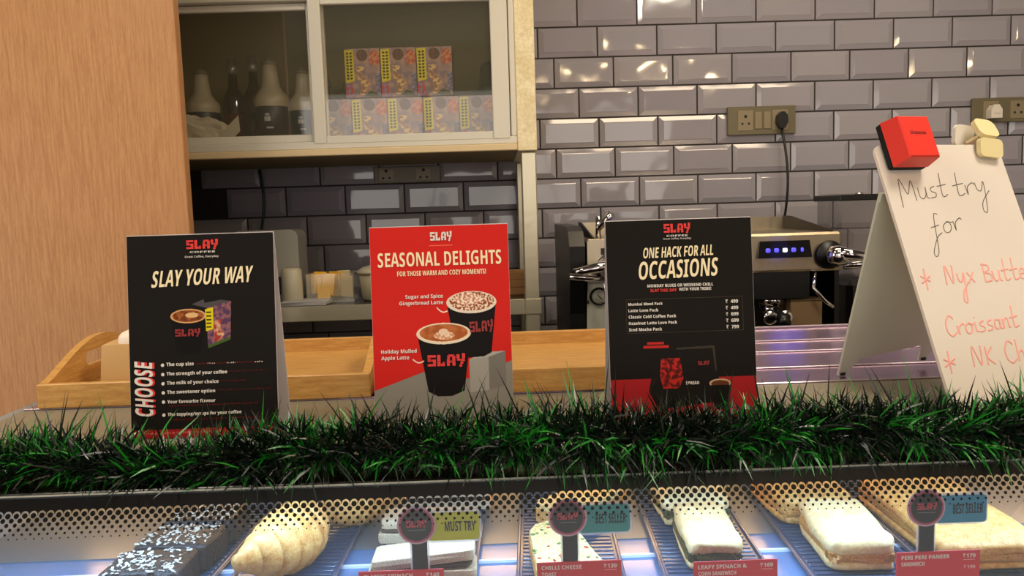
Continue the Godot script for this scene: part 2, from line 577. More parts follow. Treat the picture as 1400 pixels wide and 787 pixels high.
# ------------------------------------------------------------------ wall cabinet and its contents
func build_cabinet() -> void:
	var t := thing("wall_cabinet", "cream wall cabinet with two sliding glass doors, holding bottles and coffee boxes", "cabinet", Vector3(-0.2475, 1.655, -2.42))
	var L := func(x, y, z): return Vector3(x + 0.35, y - 1.655, z + 2.42)
	var cream := mk("cream_paint", Color.WHITE, 0.4)
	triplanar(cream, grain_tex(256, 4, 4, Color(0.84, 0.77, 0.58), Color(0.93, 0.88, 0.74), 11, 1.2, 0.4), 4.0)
	var alu := mk("pale_aluminium", Color(0.82, 0.80, 0.74), 0.42, 0.05)
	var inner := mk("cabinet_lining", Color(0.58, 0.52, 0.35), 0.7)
	var st := mb()
	bar(st, L.call(-0.038, 1.657, -2.66), L.call(0.0145, 2.32, -2.15), 0.002); obj("side_panel", st, cream, t)
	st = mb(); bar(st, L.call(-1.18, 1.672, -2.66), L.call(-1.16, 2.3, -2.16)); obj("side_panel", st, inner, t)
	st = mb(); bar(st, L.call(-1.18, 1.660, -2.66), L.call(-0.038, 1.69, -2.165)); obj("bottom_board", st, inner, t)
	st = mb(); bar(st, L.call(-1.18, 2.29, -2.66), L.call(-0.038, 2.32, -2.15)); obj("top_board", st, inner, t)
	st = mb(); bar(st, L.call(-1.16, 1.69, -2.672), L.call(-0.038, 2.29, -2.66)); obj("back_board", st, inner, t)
	st = mb(); bar(st, L.call(-1.18, 1.659, -2.165), L.call(-0.0385, 1.6765, -2.145), 0.002); obj("wood_lip", st, mk("lip_wood", Color(0.84, 0.75, 0.58), 0.5), t)
	# aluminium outer frame (track)
	st = mb()
	bar(st, L.call(-1.18, 1.6767, -2.185), L.call(-0.0385, 1.697, -2.15), 0.002)
	bar(st, L.call(-1.18, 2.064, -2.185), L.call(-0.0385, 2.11, -2.15), 0.002)
	bar(st, L.call(-0.0535, 1.697, -2.185), L.call(-0.0385, 2.064, -2.15), 0.002)
	obj("track_frame", st, alu, t)
	st = mb(); bar(st, L.call(-1.16, 2.11, -2.18), L.call(-0.0385, 2.29, -2.16)); obj("fascia_board", st, cream, t)
	# sliding doors: left one on the rear track, right one on the front track
	var glass := mk("pane_glass", Color(0.75, 0.74, 0.62, 0.055), 0.02)
	glass.transparency = BaseMaterial3D.TRANSPARENCY_ALPHA
	for d in [[-1.15, -0.545, 1.698, 2.063, -2.182, 0.012], [-0.581, -0.056, 1.690, 2.07, -2.158, 0.03]]:
		var fr := mb()
		var x0: float = d[0]; var x1: float = d[1]; var y0: float = d[2]; var y1: float = d[3]; var z: float = d[4]
		var sl := 0.033; var rb := 0.021; var rt := 0.018
		bar(fr, L.call(x0, y0, z - 0.008), L.call(x0 + sl, y1, z + 0.01), 0.002)
		bar(fr, L.call(x1 - 0.046, y0, z - 0.008), L.call(x1, y1, z + 0.01), 0.002)
		bar(fr, L.call(x0 + sl, y0, z - 0.008), L.call(x1 - 0.046, y0 + rb, z + 0.009), 0.002)
		bar(fr, L.call(x0 + sl, y1 - rt, z - 0.008), L.call(x1 - 0.046, y1, z + 0.009), 0.002)
		var f := obj("sliding_door", fr, alu, t)
		var pn := mb()
		bar(pn, L.call(x0 + sl - 0.003, y0 + rb - 0.003, z - 0.001), L.call(x1 - 0.043, y1 - rt + 0.003, z + 0.002))
		obj("pane", pn, glass, f)

	# retail coffee boxes
	var img := Image.create(160, 216, false, Image.FORMAT_RGB8)
	img.fill(Color(0.42, 0.34, 0.31))
	var nn := noise(0.018, 2, 3)
	paint_poly(img, [[0, 0], [1, 0], [1, 1], [0, 1]], Color(0.52, 0.43, 0.44), nn, Color(0.68, 0.54, 0.47), 1.3)
	var n3 := noise(0.05, 3, 8)
	paint_ellipse(img, 0.85, 0.2, 0.16, 0.16, Color(0.70, 0.28, 0.20), n3, Color(0.80, 0.55, 0.35))
	paint_ellipse(img, 0.5, 0.14, 0.16, 0.12, Color(0.45, 0.25, 0.16), n3, Color(0.30, 0.22, 0.22))
	paint_poly(img, [[0.0, 0.75], [0.2, 0.7], [0.25, 1], [0.0, 1]], Color(0.75, 0.25, 0.22), n3, Color(0.55, 0.5, 0.62), 3.0)
	paint_poly(img, [[0.85, 0.55], [1, 0.5], [1, 0.9], [0.88, 0.95]], Color(0.55, 0.52, 0.62), n3, Color(0.4, 0.35, 0.4))
	paint_poly(img, [[0.32, 0.36], [0.55, 0.36], [0.55, 0.44], [0.42, 0.5], [0.56, 0.6], [0.72, 0.72], [0.6, 0.78], [0.56, 0.95], [0.42, 0.95], [0.46, 0.72], [0.36, 0.62]], Color(0.86, 0.72, 0.48), n3, Color(0.6, 0.42, 0.3), 2.5)
	paint_poly(img, [[0.52, 0.98], [0.7, 0.86], [0.9, 0.9], [0.98, 1.0]], Color(0.30, 0.31, 0.20))
	paint_poly(img, [[0.0, 0.03], [0.255, 0.02], [0.27, 0.66], [0.02, 0.7]], Color(0.83, 0.76, 0.10))
	for k in 9:
		var yy := 0.07 + 0.064 * k
		paint_poly(img, [[0.05, yy], [0.12, yy + 0.012], [0.11, yy + 0.05], [0.06, yy + 0.042]], Color(0.18, 0.15, 0.05))
		paint_poly(img, [[0.15, yy + 0.008], [0.22, yy], [0.21, yy + 0.036], [0.155, yy + 0.05]], Color(0.18, 0.15, 0.05))
	var pm := img_mat("coffee_box_print", img, 0.45)
	var card := mk("coffee_box_card", Color(0.33, 0.27, 0.25), 0.6)
	var k := 0
	for r in [[-0.4155, 3, 1.8295, "top"], [-0.5035, 5, 1.6905, "bottom"]]:
		for i in int(r[1]):
			var w := 0.1015
			var ord: String = ["first", "second", "third", "fourth", "fifth"][i]
			var b := thing("coffee_box", "printed coffee box with a yellow strip, %s from the left in the %s row" % [ord, r[3]], "box", Vector3(r[0] + 0.1022 * i + w / 2, r[2], -2.335), 0, "coffee boxes stacked in the cabinet")
			var bs := mb(); box(bs, Vector3(0, 0.069, 0), Vector3(w, 0.138, 0.07), 0.001); obj("carton", bs, card, b)
			inst("printed_front", sheet_mesh(w - 0.002, 0.136, 0.0353), pm, b).position.y = 0.001
			k += 1

	# plastic syrup bottles with dark blue labels
	var pl := mk("bottle_plastic", Color(0.66, 0.61, 0.50), 0.35)
	var lab := mk("bottle_label", Color(0.07, 0.08, 0.16), 0.4)
	var wm := mk("label_white", Color(0.75, 0.74, 0.72), 0.5)
	for b in [[-0.626, 0.048, 0.255, "tall cream syrup bottle with a navy label, nearest the middle door frame but one"], [-0.535, 0.043, 0.226, "cream syrup bottle with a navy label right beside the middle door frame"], [-0.821, 0.046, 0.232, "squat-necked cream syrup bottle behind the crumpled paper bag"]]:
		var o := thing("syrup_bottle", b[3], "bottle", Vector3(b[0], 1.6905, -2.30), 0, "syrup bottles in the cabinet")
		var R: float = b[1]; var H: float = b[2]
		var s := mb(true)
		lathe(s, [Vector2(0, 0), Vector2(R * 0.95, 0.0), Vector2(R, 0.006), Vector2(R, H * 0.48), Vector2(R * 1.04, H * 0.5), Vector2(R * 1.04, H * 0.55), Vector2(R * 0.94, H * 0.59), Vector2(R * 0.66, H * 0.66), Vector2(R * 0.54, H * 0.70), Vector2(R * 0.45, H * 0.84), Vector2(R * 0.40, H * 0.93), Vector2(0, H * 0.93)], 28)
		obj("body", s, pl, o)
		s = mb(true)
		lathe(s, [Vector2(R * 0.42, H * 0.925), Vector2(R * 0.46, H * 0.94), Vector2(R * 0.46, H * 0.965), Vector2(R * 0.3, H * 0.97), Vector2(R * 0.28, H), Vector2(0, H)], 20)
		obj("cap", s, mk("bottle_cap", Color(0.42, 0.38, 0.31), 0.4), o)
		s = mb(true)
		lathe(s, [Vector2(R + 0.0005, H * 0.1), Vector2(R + 0.0006, H * 0.1), Vector2(R + 0.0006, H * 0.46), Vector2(R + 0.0001, H * 0.465)], 28)
		var lb := obj("label", s, lab, o)
		s = mb()
		for q in [[-0.3, 0.30, 0.35, 0.05], [-0.25, 0.36, 0.25, 0.025], [-0.2, 0.22, 0.4, 0.02]]:
			for a in 6:
				var a0: float = PI / 2 - q[0] - q[2] * (a / 6.0) - 0.1; var a1: float = a0 - q[2] / 8.0
				var rr := R + 0.0012
				quad(s, Vector3(rr * cos(a0), H * q[1], rr * sin(a0)), Vector3(rr * cos(a1), H * q[1], rr * sin(a1)), Vector3(rr * cos(a1), H * (q[1] + q[3]), rr * sin(a1)), Vector3(rr * cos(a0), H * (q[1] + q[3]), rr * sin(a0)), Vector3(0, 0, 1))
		obj("label_print", s, wm, lb)
	# spirits-style glass bottles between them
	var gl := mk("dark_bottle_glass", Color(0.07, 0.05, 0.045), 0.08)
	gl.metallic_specular = 0.8
	var gi := 0
	for b in [[-0.764, -2.40, 0.275, Color(0.30, 0.10, 0.04), "slim dark glass bottle with an amber label, left of the pair behind the bag"], [-0.704, -2.40, 0.282, Color(0.16, 0.12, 0.14), "slim dark glass bottle with a grey pourer, right of the pair behind the bag"], [-0.680, -2.48, 0.275, Color(0.12, 0.10, 0.12), "slim dark glass bottle half hidden by the tall syrup bottle"], [-0.43, -2.42, 0.20, Color(0.05, 0.05, 0.05), "dark bottle standing left of the coffee boxes"], [-0.505, -2.46, 0.23, Color(0.3, 0.28, 0.2), "dark bottle hidden between syrup bottle and door frame"]]:
		var o := thing("glass_bottle", b[4], "bottle", Vector3(b[0], 1.6905, b[1]), 0, "glass bottles in the cabinet")
		var H: float = b[2]
		var s := mb(true)
		lathe(s, [Vector2(0, 0), Vector2(0.03, 0), Vector2(0.032, 0.004), Vector2(0.032, H * 0.55), Vector2(0.026, H * 0.63), Vector2(0.014, H * 0.7), Vector2(0.012, H * 0.85), Vector2(0, H * 0.85)], 20)
		obj("body", s, gl, o)
		s = mb(true)
		lathe(s, [Vector2(0.0125, H * 0.84), Vector2(0.018, H * 0.86), Vector2(0.018, H * 0.93), Vector2(0.012, H * 0.95), Vector2(0.014, H), Vector2(0, H)], 16)
		obj("pourer", s, mk("pourer_grey", Color(0.52, 0.50, 0.46), 0.3, 0.5), o)
		s = mb(true)
		lathe(s, [Vector2(0.0323, H * 0.12), Vector2(0.0326, H * 0.12), Vector2(0.0326, H * 0.42), Vector2(0.0323, H * 0.42)], 20)
		obj("label", s, mk("gl_label%d" % gi, b[3], 0.5), o)
		gi += 1
	# crumpled paper bag
	var pb := mb()
	loaf(pb, Vector3(0, 0.042, 0), Vector3(0.088, 0.04, 0.026), 0.7, 0.8, 0.03, 17, 22, 12, Transform3D.IDENTITY, 14.0)
	var pbag := thing("paper_bag", "crumpled off-white paper bag lying in the cabinet's left corner", "bag", Vector3(-0.800, 1.6955, -2.222))
	obj("sack", pb, mk("bag_paper", Color(0.72, 0.68, 0.58), 0.8), pbag)
	pb = mb()
	var f0 := [Vector3(0.05, 0.03, 0.02), Vector3(0.105, 0.085, 0.01), Vector3(0.112, 0.04, 0.025), Vector3(0.085, 0.012, 0.03)]
	for a in 3: tri(pb, f0[0], f0[a + 1] if a < 3 else f0[1], f0[mini(a + 2, 3)], Vector3(0, 0, 1))
	obj("torn_flap", pb, mk("bag_paper", Color.WHITE), pbag)
	# dark thing behind the boxes at the right
	var dk := mb(true)
	lathe(dk, [Vector2(0, 0), Vector2(0.05, 0), Vector2(0.05, 0.155), Vector2(0.045, 0.165), Vector2(0.062, 0.17), Vector2(0.04, 0.19), Vector2(0.034, 0.25), Vector2(0.028, 0.262), Vector2(0, 0.262)], 24)
	tag(obj("lidded_canister", dk, mk("dark_canister", Color(0.10, 0.09, 0.08), 0.5)), "dark grey canister with a domed lid behind the rightmost boxes", "canister").set("position", Vector3(0.0, 1.6905, -2.50))

# ------------------------------------------------------------------ steel rack below the cabinet
func build_rack() -> void:
	var steel := mk("brushed_steel", Color(0.74, 0.71, 0.62), 0.3, 0.65)
	bumped(steel, bump_tex(256, 0.03, 21, 1.5, 2), 0.15, 3.0)
	var t := thing("steel_rack", "stainless steel work table with a raised shelf under the cabinet", "rack", Vector3(-0.4, 0, -2.42))
	var L := func(x, y, z): return Vector3(x + 0.5, y, z + 2.42)
	for p in [[-0.005, -2.175], [-0.005, -2.66], [-1.1, -2.175]]:
		var st := mb(); bar(st, L.call(p[0] - 0.022, 0.94, p[1] - 0.022), L.call(p[0] + 0.019, 1.653, p[1] + 0.022), 0.003)
		obj("post", st, steel, t)
	var st := mb(); bar(st, L.call(-1.1, 1.245, -2.69), L.call(0.0, 1.2555, -2.153), 0.001)
	obj("shelf", st, mk("shelf_steel", Color(0.30, 0.29, 0.28), 0.28, 0.8), t)
	st = mb(); bar(st, L.call(-1.1, 1.213, -2.1528), L.call(-0.028, 1.256, -2.1478), 0.002)
	bar(st, L.call(-0.028, 1.213, -2.1528), L.call(0.0185, 1.256, -2.1478), 0.002)
	obj("shelf_edge", st, steel, t)
	st = mb(); bar(st, L.call(-1.15, 0.90, -2.69), L.call(1.9, 0.94, -2.0), 0.003)
	obj("worktop", st, steel, t)
	st = mb(); bar(st, L.call(-1.15, 0.1, -2.69), L.call(1.9, 0.9, -2.06))
	obj("base_unit", st, mk("dark_base", Color(0.06, 0.07, 0.10), 0.4), t)

	# things on the shelf
	var y := 1.2557
	var a := thing("paper_dispenser", "tall pale grey plastic dispenser half hidden behind the cup poster", "dispenser", Vector3(-0.655, y, -2.30))
	st = mb(); prism(st, round_rect(0.185, 0.208, 0.022), -0.05, 0.05, Transform3D(Basis.IDENTITY, Vector3(0, 0.104, 0)))
	obj("body", st, mk("grey_plastic", Color(0.62, 0.61, 0.56), 0.45), a)
	st = mb(); box(st, Vector3(0.0, 0.05, 0.053), Vector3(0.12, 0.05, 0.006), 0.002); obj("slot_plate", st, mk("dark_slot", Color(0.2, 0.2, 0.2), 0.5), a)
	st = mb(true)
	lathe(st, [Vector2(0, 0), Vector2(0.026, 0), Vector2(0.03, 0.006), Vector2(0.028, 0.095), Vector2(0.02, 0.102), Vector2(0, 0.102)], 22)
	var jar := obj("white_jar", st, mk("jar_white", Color(0.70, 0.67, 0.58), 0.4)); jar.position = Vector3(-0.577, y, -2.215)
	tag(jar, "small round-shouldered white jar beside the grey dispenser", "jar")
	var cl := mk("clear_plastic", Color(0.85, 0.83, 0.75, 0.12), 0.08)
	cl.transparency = BaseMaterial3D.TRANSPARENCY_ALPHA
	var tub := thing("plastic_tub", "clear plastic tub filled with yellow and white sachets", "tub", Vector3(-0.472, y, -2.26))
	st = mb()
	for s in [-1.0, 1.0]:
		bar(st, Vector3(s * 0.066, 0.002, -0.045), Vector3(s * 0.063, 0.082, 0.045))
		bar(st, Vector3(-0.066, 0.002, s * 0.045), Vector3(0.066, 0.082, s * 0.042))
	bar(st, Vector3(-0.066, 0, -0.045), Vector3(0.066, 0.002, 0.045))
	obj("walls", st, cl, tub)
	for i in 9:
		var sx := Transform3D(Basis.from_euler(Vector3(rng.randf_range(-0.25, 0.25), rng.randf_range(-0.3, 0.3), rng.randf_range(-0.15, 0.15))), Vector3(-0.045 + 0.011 * i, 0.005 + 0.035, rng.randf_range(-0.01, 0.028)))
		st = mb(); box(st, Vector3(0, rng.randf_range(0, 0.02), 0), Vector3(0.036, 0.06, 0.003), 0.001, sx)
		var yellow := i < 6
		var so := obj("sachet", st, mk("sachet_y", Color(0.92, 0.70, 0.10), 0.5) if yellow else mk("sachet_w", Color(0.78, 0.70, 0.52), 0.5))
		so.position = tub.position
		tag(so, "yellow paper sachet standing in the clear tub" if yellow else "cream paper sachet standing at the right of the clear tub", "sachet", "yellow sachets in the tub" if yellow else "cream sachets in the tub")
	var bowl := thing("lidded_tub", "round cream food tub with a lid, partly behind the red poster", "tub", Vector3(-0.327, y, -2.27))
	st = mb(true)
	lathe(st, [Vector2(0, 0), Vector2(0.058, 0), Vector2(0.064, 0.006), Vector2(0.072, 0.078), Vector2(0, 0.078)], 28); obj("tub", st, mk("tub_cream", Color(0.66, 0.63, 0.52), 0.4), bowl)
	st = mb(true)
	lathe(st, [Vector2(0.07, 0.076), Vector2(0.077, 0.077), Vector2(0.077, 0.084), Vector2(0.06, 0.094), Vector2(0.02, 0.104), Vector2(0, 0.105)], 28); obj("lid", st, mk("lid_cream", Color(0.72, 0.69, 0.60), 0.35), bowl)
	for i in 3:
		st = mb(); box(st, Vector3(0, 0.002, 0), Vector3(0.15 - 0.012 * i, 0.004, 0.09), 0.001)
		var p := obj("paper_sheet_pad", st, mk("paper_grey", Color(0.66, 0.65, 0.65), 0.7)); p.position = Vector3(-0.548 + 0.006 * i, y + 0.0042 * i, -2.205)
		p.rotation.y = 0.06 * i
		tag(p, "grey-white paper pad on the steel shelf, %s of the pile" % ["lowest", "middle", "topmost"][i], "paper", "pile of paper pads")
	var bas := thing("wooden_crate", "small brown wooden crate on the shelf beside the steel post", "crate", Vector3(0.016, y, -2.30))
	for s in 3:
		st = mb(); box(st, Vector3(0, 0.012 + 0.022 * s, 0.05), Vector3(0.16, 0.02, 0.008), 0.001); obj("slat", st, mk("crate_wood", Color(0.52, 0.36, 0.18), 0.6), bas)
		st = mb(); box(st, Vector3(0, 0.012 + 0.022 * s, -0.05), Vector3(0.16, 0.02, 0.008), 0.001); obj("slat", st, mk("crate_wood", Color.WHITE), bas)
	for s in [-1.0, 1.0]:
		st = mb(); box(st, Vector3(s * 0.076, 0.035, 0), Vector3(0.008, 0.07, 0.092), 0.001); obj("end_panel", st, mk("crate_wood", Color.WHITE), bas)

	# green cable hanging behind
	st = mb(true)
	var pts := []
	for i in 16:
		var f := i / 15.0
		pts.append(Vector3(-0.785 + 0.012 * sin(f * 5.0), 1.657 - 0.30 * f, -2.68 + 0.008 * sin(f * 3.0)))
	tube(st, pts, 0.0045, 8)
	tag(obj("green_cable", st, mk("cable_green", Color(0.03, 0.16, 0.13), 0.4)), "dark green cable hanging down the shaded tiles under the cabinet", "cable")

# ------------------------------------------------------------------ espresso machine, grinder
func build_machine() -> void:
	var t := thing("espresso_machine", "two-group stainless steel espresso machine with lit blue buttons", "coffee machine", Vector3(0.552, 0.94, -2.3))
	var L := func(x, y, z): return Vector3((x - 0.45) * 1.014, y - 0.94, z + 2.3)
	var steel := mk("machine_steel", Color(0.70, 0.65, 0.56), 0.3, 0.9)
	bumped(steel, bump_tex(256, 0.04, 31, 1.5, 2), 0.12, 2.0)
	var pale := mk("machine_pale", Color(0.66, 0.66, 0.60), 0.4, 0.15)
	var black := mk("machine_black", Color(0.018, 0.018, 0.02), 0.35)
	var chrome := mk("chrome", Color(0.82, 0.81, 0.82), 0.08, 1.0)
	var st := mb(); bar(st, L.call(0.135, 1.315, -2.52), L.call(0.795, 1.4165, -2.05), 0.006); obj("upper_body", st, steel, t)
	st = mb(); bar(st, L.call(0.14, 1.02, -2.52), L.call(0.785, 1.315, -2.30), 0.004); obj("rear_panel", st, mk("machine_inner", Color(0.20, 0.19, 0.17), 0.45, 0.3), t)
	st = mb(); bar(st, L.call(0.12, 0.965, -2.54), L.call(0.80, 1.03, -2.04), 0.004); obj("drip_base", st, steel, t)
	for i in 24:
		st = mb(); bar(st, L.call(0.15 + 0.0265 * i, 1.03, -2.28), L.call(0.162 + 0.0265 * i, 1.034, -2.06)); obj("grate_bar", st, steel, t)
	for x in [0.16, 0.76]:
		for z in [-2.1, -2.48]:
			st = mb(true); lathe(st, [Vector2(0, 0), Vector2(0.02, 0), Vector2(0.016, 0.026), Vector2(0, 0.026)], 16, Transform3D(Basis.IDENTITY, L.call(x, 0.94, z))); obj("foot", st, black, t)
	# sunken cup tray with low sheet rails on top
	st = mb(); bar(st, L.call(0.16, 1.4165, -2.42), L.call(0.775, 1.454, -2.415)); obj("cup_rail", st, steel, t)
	for x in [0.155, 0.775]:
		st = mb()
		prism(st, PackedVector2Array([Vector2(-2.42, 1.4165), Vector2(-2.06, 1.4165), Vector2(-2.06, 1.421), Vector2(-2.36, 1.456), Vector2(-2.42, 1.456)]), -0.002, 0.002, Transform3D(Basis(Vector3(0, 0, 1), Vector3(0, 1, 0), Vector3(-1, 0, 0)), L.call(x, 0, 0)))
		obj("cup_rail", st, mk("rail_dark", Color(0.25, 0.23, 0.20), 0.35, 0.7), t)
	# left side: curved black cheek and pale service panel
	st = mb()
	prism(st, PackedVector2Array([Vector2(-2.54, 0.97), Vector2(-2.06, 0.97), Vector2(-2.075, 1.10), Vector2(-2.07, 1.22), Vector2(-2.045, 1.33), Vector2(-2.04, 1.40), Vector2(-2.075, 1.438), Vector2(-2.15, 1.45), Vector2(-2.54, 1.45)]), 0.0, 0.04, Transform3D(Basis(Vector3(0, 0, 1), Vector3(0, 1, 0), Vector3(-1, 0, 0)), L.call(0.13, 0, 0)))
	obj("side_cheek", st, black, t)
	st = mb()
	prism(st, PackedVector2Array([Vector2(-2.54, 0.97), Vector2(-2.10, 0.97), Vector2(-2.10, 1.415), Vector2(-2.54, 1.415)]), 0.0, 0.012, Transform3D(Basis(Vector3(0, 0, 1), Vector3(0, 1, 0), Vector3(-1, 0, 0)), L.call(0.81, 0, 0)))
	obj("side_cheek", st, black, t)
	st = mb()
	prism(st, PackedVector2Array([Vector2(-0.032, 0), Vector2(0.085, 0), Vector2(0.085, 0.335), Vector2(-0.018, 0.335), Vector2(-0.026, 0.22)]), 0, 0.01, Transform3D(Basis.IDENTITY, L.call(0.162, 1.03, -2.085)))
	obj("service_panel", st, pale, t)
	st = mb(true); lathe(st, [Vector2(0, 0), Vector2(0.005, 0), Vector2(0.004, 0.003), Vector2(0, 0.004)], 12, Transform3D(Basis(Vector3(1, 0, 0), PI / 2), L.call(0.137, 1.25, -2.074))); obj("screw", st, mk("screw_dark", Color(0.2, 0.2, 0.2), 0.4, 0.6), t)
	st = mb(); prism(st, round_rect(0.09, 0.075, 0.008), 0, 0.012, Transform3D(Basis.IDENTITY, L.call(0.18, 1.378, -2.05)))
	var bp := obj("badge_plate", st, mk("badge_pale", Color(0.72, 0.68, 0.60), 0.35, 0.4), t)
	st = mb(); box(st, L.call(0.195, 1.385, -2.037), Vector3(0.05, 0.017, 0.002)); obj("badge", st, black, bp)
	# steam taps: chrome knob, collar and lever on each side
	for s in [[0.185, 1.345, -1.0], [0.768, 1.357, 1.0]]:
		var c: Vector3 = L.call(s[0], s[1], -2.03)
		st = mb(true)
		lathe(st, [Vector2(0, 0), Vector2(0.034, 0), Vector2(0.038, 0.008), Vector2(0.033, 0.014), Vector2(0, 0.014)], 24, Transform3D(Basis(Vector3(1, 0, 0), PI / 2), c + Vector3(-0.008 * s[2], 0, -0.02)))
		var k := obj("steam_tap", st, black, t)
		st = mb(true)
		loaf(st, c + Vector3(0, 0, 0.018), Vector3(0.028, 0.026, 0.03), 0.8, 0.8, 0.0, 1, 20, 12)
		obj("knob", st, chrome, k)
		st = mb(true)
		tube(st, [c + Vector3(0.0, 0.006, 0.03), c + Vector3(s[2] * 0.03, 0.002, 0.04), c + Vector3(s[2] * 0.065, -0.004, 0.04), c + Vector3(s[2] * 0.092, -0.008, 0.036)], [0.018, 0.014, 0.012, 0.009], 14)
		obj("lever", st, chrome, k)
		st = mb(true)
		tube(st, [c + Vector3(s[2] * 0.02, -0.028, 0.01), c + Vector3(s[2] * 0.06, -0.024, 0.02), c + Vector3(s[2] * 0.10, -0.02, 0.02)], [0.01, 0.01, 0.009], 12)
		obj("nozzle", st, chrome, k)
	st = mb(true)
	tube(st, [L.call(0.172, 1.335, -2.03), L.call(0.178, 1.29, -2.02), L.call(0.185, 1.2, -2.03), L.call(0.19, 1.1, -2.02)], 0.005, 10); obj("steam_wand", st, chrome, t)
	st = mb(true); lathe(st, [Vector2(0, 0), Vector2(0.024, 0), Vector2(0.024, 0.014), Vector2(0.02, 0.018), Vector2(0, 0.018)], 26, Transform3D(Basis(Vector3(1, 0, 0), PI / 2), L.call(0.167, 1.265, -2.078)))
	var g := obj("pressure_gauge", st, mk("gauge_rim", Color(0.12, 0.11, 0.10), 0.25, 0.6), t)
	st = mb(true); lathe(st, [Vector2(0, 0), Vector2(0.019, 0), Vector2(0.019, 0.0012), Vector2(0, 0.0012)], 26, Transform3D(Basis(Vector3(1, 0, 0), PI / 2), L.call(0.167, 1.265, -2.0595))); obj("dial", st, pale, g)
	st = mb(); box(st, Vector3.ZERO, Vector3(0.002, 0.017, 0.001), 0, Transform3D(Basis(Vector3(0, 0, 1), 0.8), L.call(0.167, 1.265, -2.0578))); obj("needle", st, black, g)
	# knobs standing on the top, behind the poster
	st = mb(true); tube(st, [L.call(0.175, 1.41, -2.12), L.call(0.175, 1.475, -2.12)], [0.008, 0.006], 10); tube(st, [L.call(0.175, 1.44, -2.11), L.call(0.205, 1.48, -2.08)], [0.006, 0.012], 10); obj("valve_lever", st, chrome, t)
	# button panel with five lit symbols, one per group
	for px in [0.30, 0.642]:
		st = mb()
		prism(st, PackedVector2Array([Vector2(-0.071, -0.022), Vector2(0.071, -0.022), Vector2(0.066, 0.022), Vector2(-0.064, 0.022)]), 0, 0.014, Transform3D(Basis(Vector3(1, 0, 0), -0.12), L.call(px, 1.374, -2.05)))
		var pn := obj("button_panel", st, mk("panel_black", Color(0.025, 0.025, 0.035), 0.18), t)
		var ex := 0
		for bx in [-0.044, -0.022, 0.0, 0.022, 0.044]:
			var bs := mb(true)
			var xf := Transform3D(Basis.IDENTITY, L.call(px + bx, 1.3735, -2.0345))
			var m := mk("led_white" if ex == 2 else "led_blue", Color(0.8, 0.8, 0.85) if ex == 2 else Color(0.35, 0.33, 0.8), 0.4)
			m.emission_enabled = true
			m.emission = Color(0.9, 0.92, 1.0) if ex == 2 else Color(0.30, 0.28, 0.95)
			m.emission_energy_multiplier = 0.9
			prism(bs, round_rect(0.012 if ex < 4 else 0.007, 0.011, 0.003), 0, 0.002, xf)
			obj("lit_button", bs, m, pn)
			ex += 1
		var ll := OmniLight3D.new()
		ll.name = "panel_glow"
		ll.light_color = Color(0.45, 0.42, 1.0); ll.light_energy = 0.001; ll.omni_range = 6; ll.omni_attenuation = 2.0; ll.shadow_enabled = true; ll.light_size = 0.05
		ll.position = L.call(px, 1.374, -2.02)
		t.add_child(ll)
		# group head: black rounded housing, chrome ring and portafilter
		st = mb(); prism(st, round_rect(0.15, 0.088, 0.012), 0, 0.16, Transform3D(Basis.IDENTITY, L.call(px, 1.288, -2.22))); obj("group_housing", st, black, t)
		st = mb(true); lathe(st, [Vector2(0, 0), Vector2(0.038, 0), Vector2(0.038, 0.022), Vector2(0, 0.022)], 26, Transform3D(Basis.IDENTITY, L.call(px, 1.222, -2.13))); obj("group_ring", st, chrome, t)
		st = mb(true); lathe(st, [Vector2(0, 0), Vector2(0.03, 0.0), Vector2(0.034, 0.006), Vector2(0.034, 0.026), Vector2(0, 0.026)], 26, Transform3D(Basis.IDENTITY, L.call(px, 1.196, -2.13)))
		var pf := obj("portafilter", st, chrome, t)
		st = mb(true); tube(st, [L.call(px, 1.21, -2.10), L.call(px - 0.01, 1.2, -2.04), L.call(px - 0.02, 1.192, -1.98)], [0.009, 0.014, 0.016], 14); obj("handle", st, black, pf)
		for gx in [-0.034, 0.006]:
			st = mb(true); lathe(st, [Vector2(0, 0), Vector2(0.019, 0), Vector2(0.02, 0.004), Vector2(0.017, 0.01), Vector2(0.01, 0.012), Vector2(0, 0.009)], 24, Transform3D(Basis(Vector3(1, 0, 0), PI / 2), L.call(px + gx, 1.196, -2.05))); obj("round_cap", st, chrome, t)
	st = mb(true); tube(st, [L.call(0.73, 1.31, -2.06), L.call(0.722, 1.27, -2.05), L.call(0.75, 1.235, -2.04), L.call(0.77, 1.22, -2.04)], 0.005, 10); obj("hot_water_spout", st, chrome, t)

	# things around the machine
	var cb := thing("cardboard_carton", "small brown cardboard carton standing under the right steam tap", "carton", Vector3(0.818, 1.0345, -2.10))
	st = mb(); box(st, Vector3(0, 0.1, 0), Vector3(0.085, 0.2, 0.06), 0.002); obj("carton", st, mk("kraft", Color(0.45, 0.36, 0.24), 0.8), cb)
	st = mb(); box(st, Vector3(0, 0.203, 0.0), Vector3(0.087, 0.004, 0.064)); obj("lid_flap", st, mk("kraft_dark", Color(0.36, 0.28, 0.18), 0.8), cb)
	var gr := thing("coffee_grinder", "black coffee grinder with a smoky clear hopper behind the white board", "grinder", Vector3(1.117, 0.94, -2.42))
	st = mb(); box(st, Vector3(0, 0.16, 0), Vector3(0.17, 0.32, 0.24), 0.015); obj("body", st, black, gr)
	var hop := mk("hopper_clear", Color(0.35, 0.32, 0.34, 0.32), 0.08); hop.transparency = BaseMaterial3D.TRANSPARENCY_ALPHA
	st = mb(); prism(st, PackedVector2Array([Vector2(-0.05, 0.33), Vector2(0.05, 0.33), Vector2(0.092, 0.42), Vector2(0.092, 0.556), Vector2(-0.092, 0.556), Vector2(-0.092, 0.42)]), -0.09, 0.09); obj("hopper", st, hop, gr)
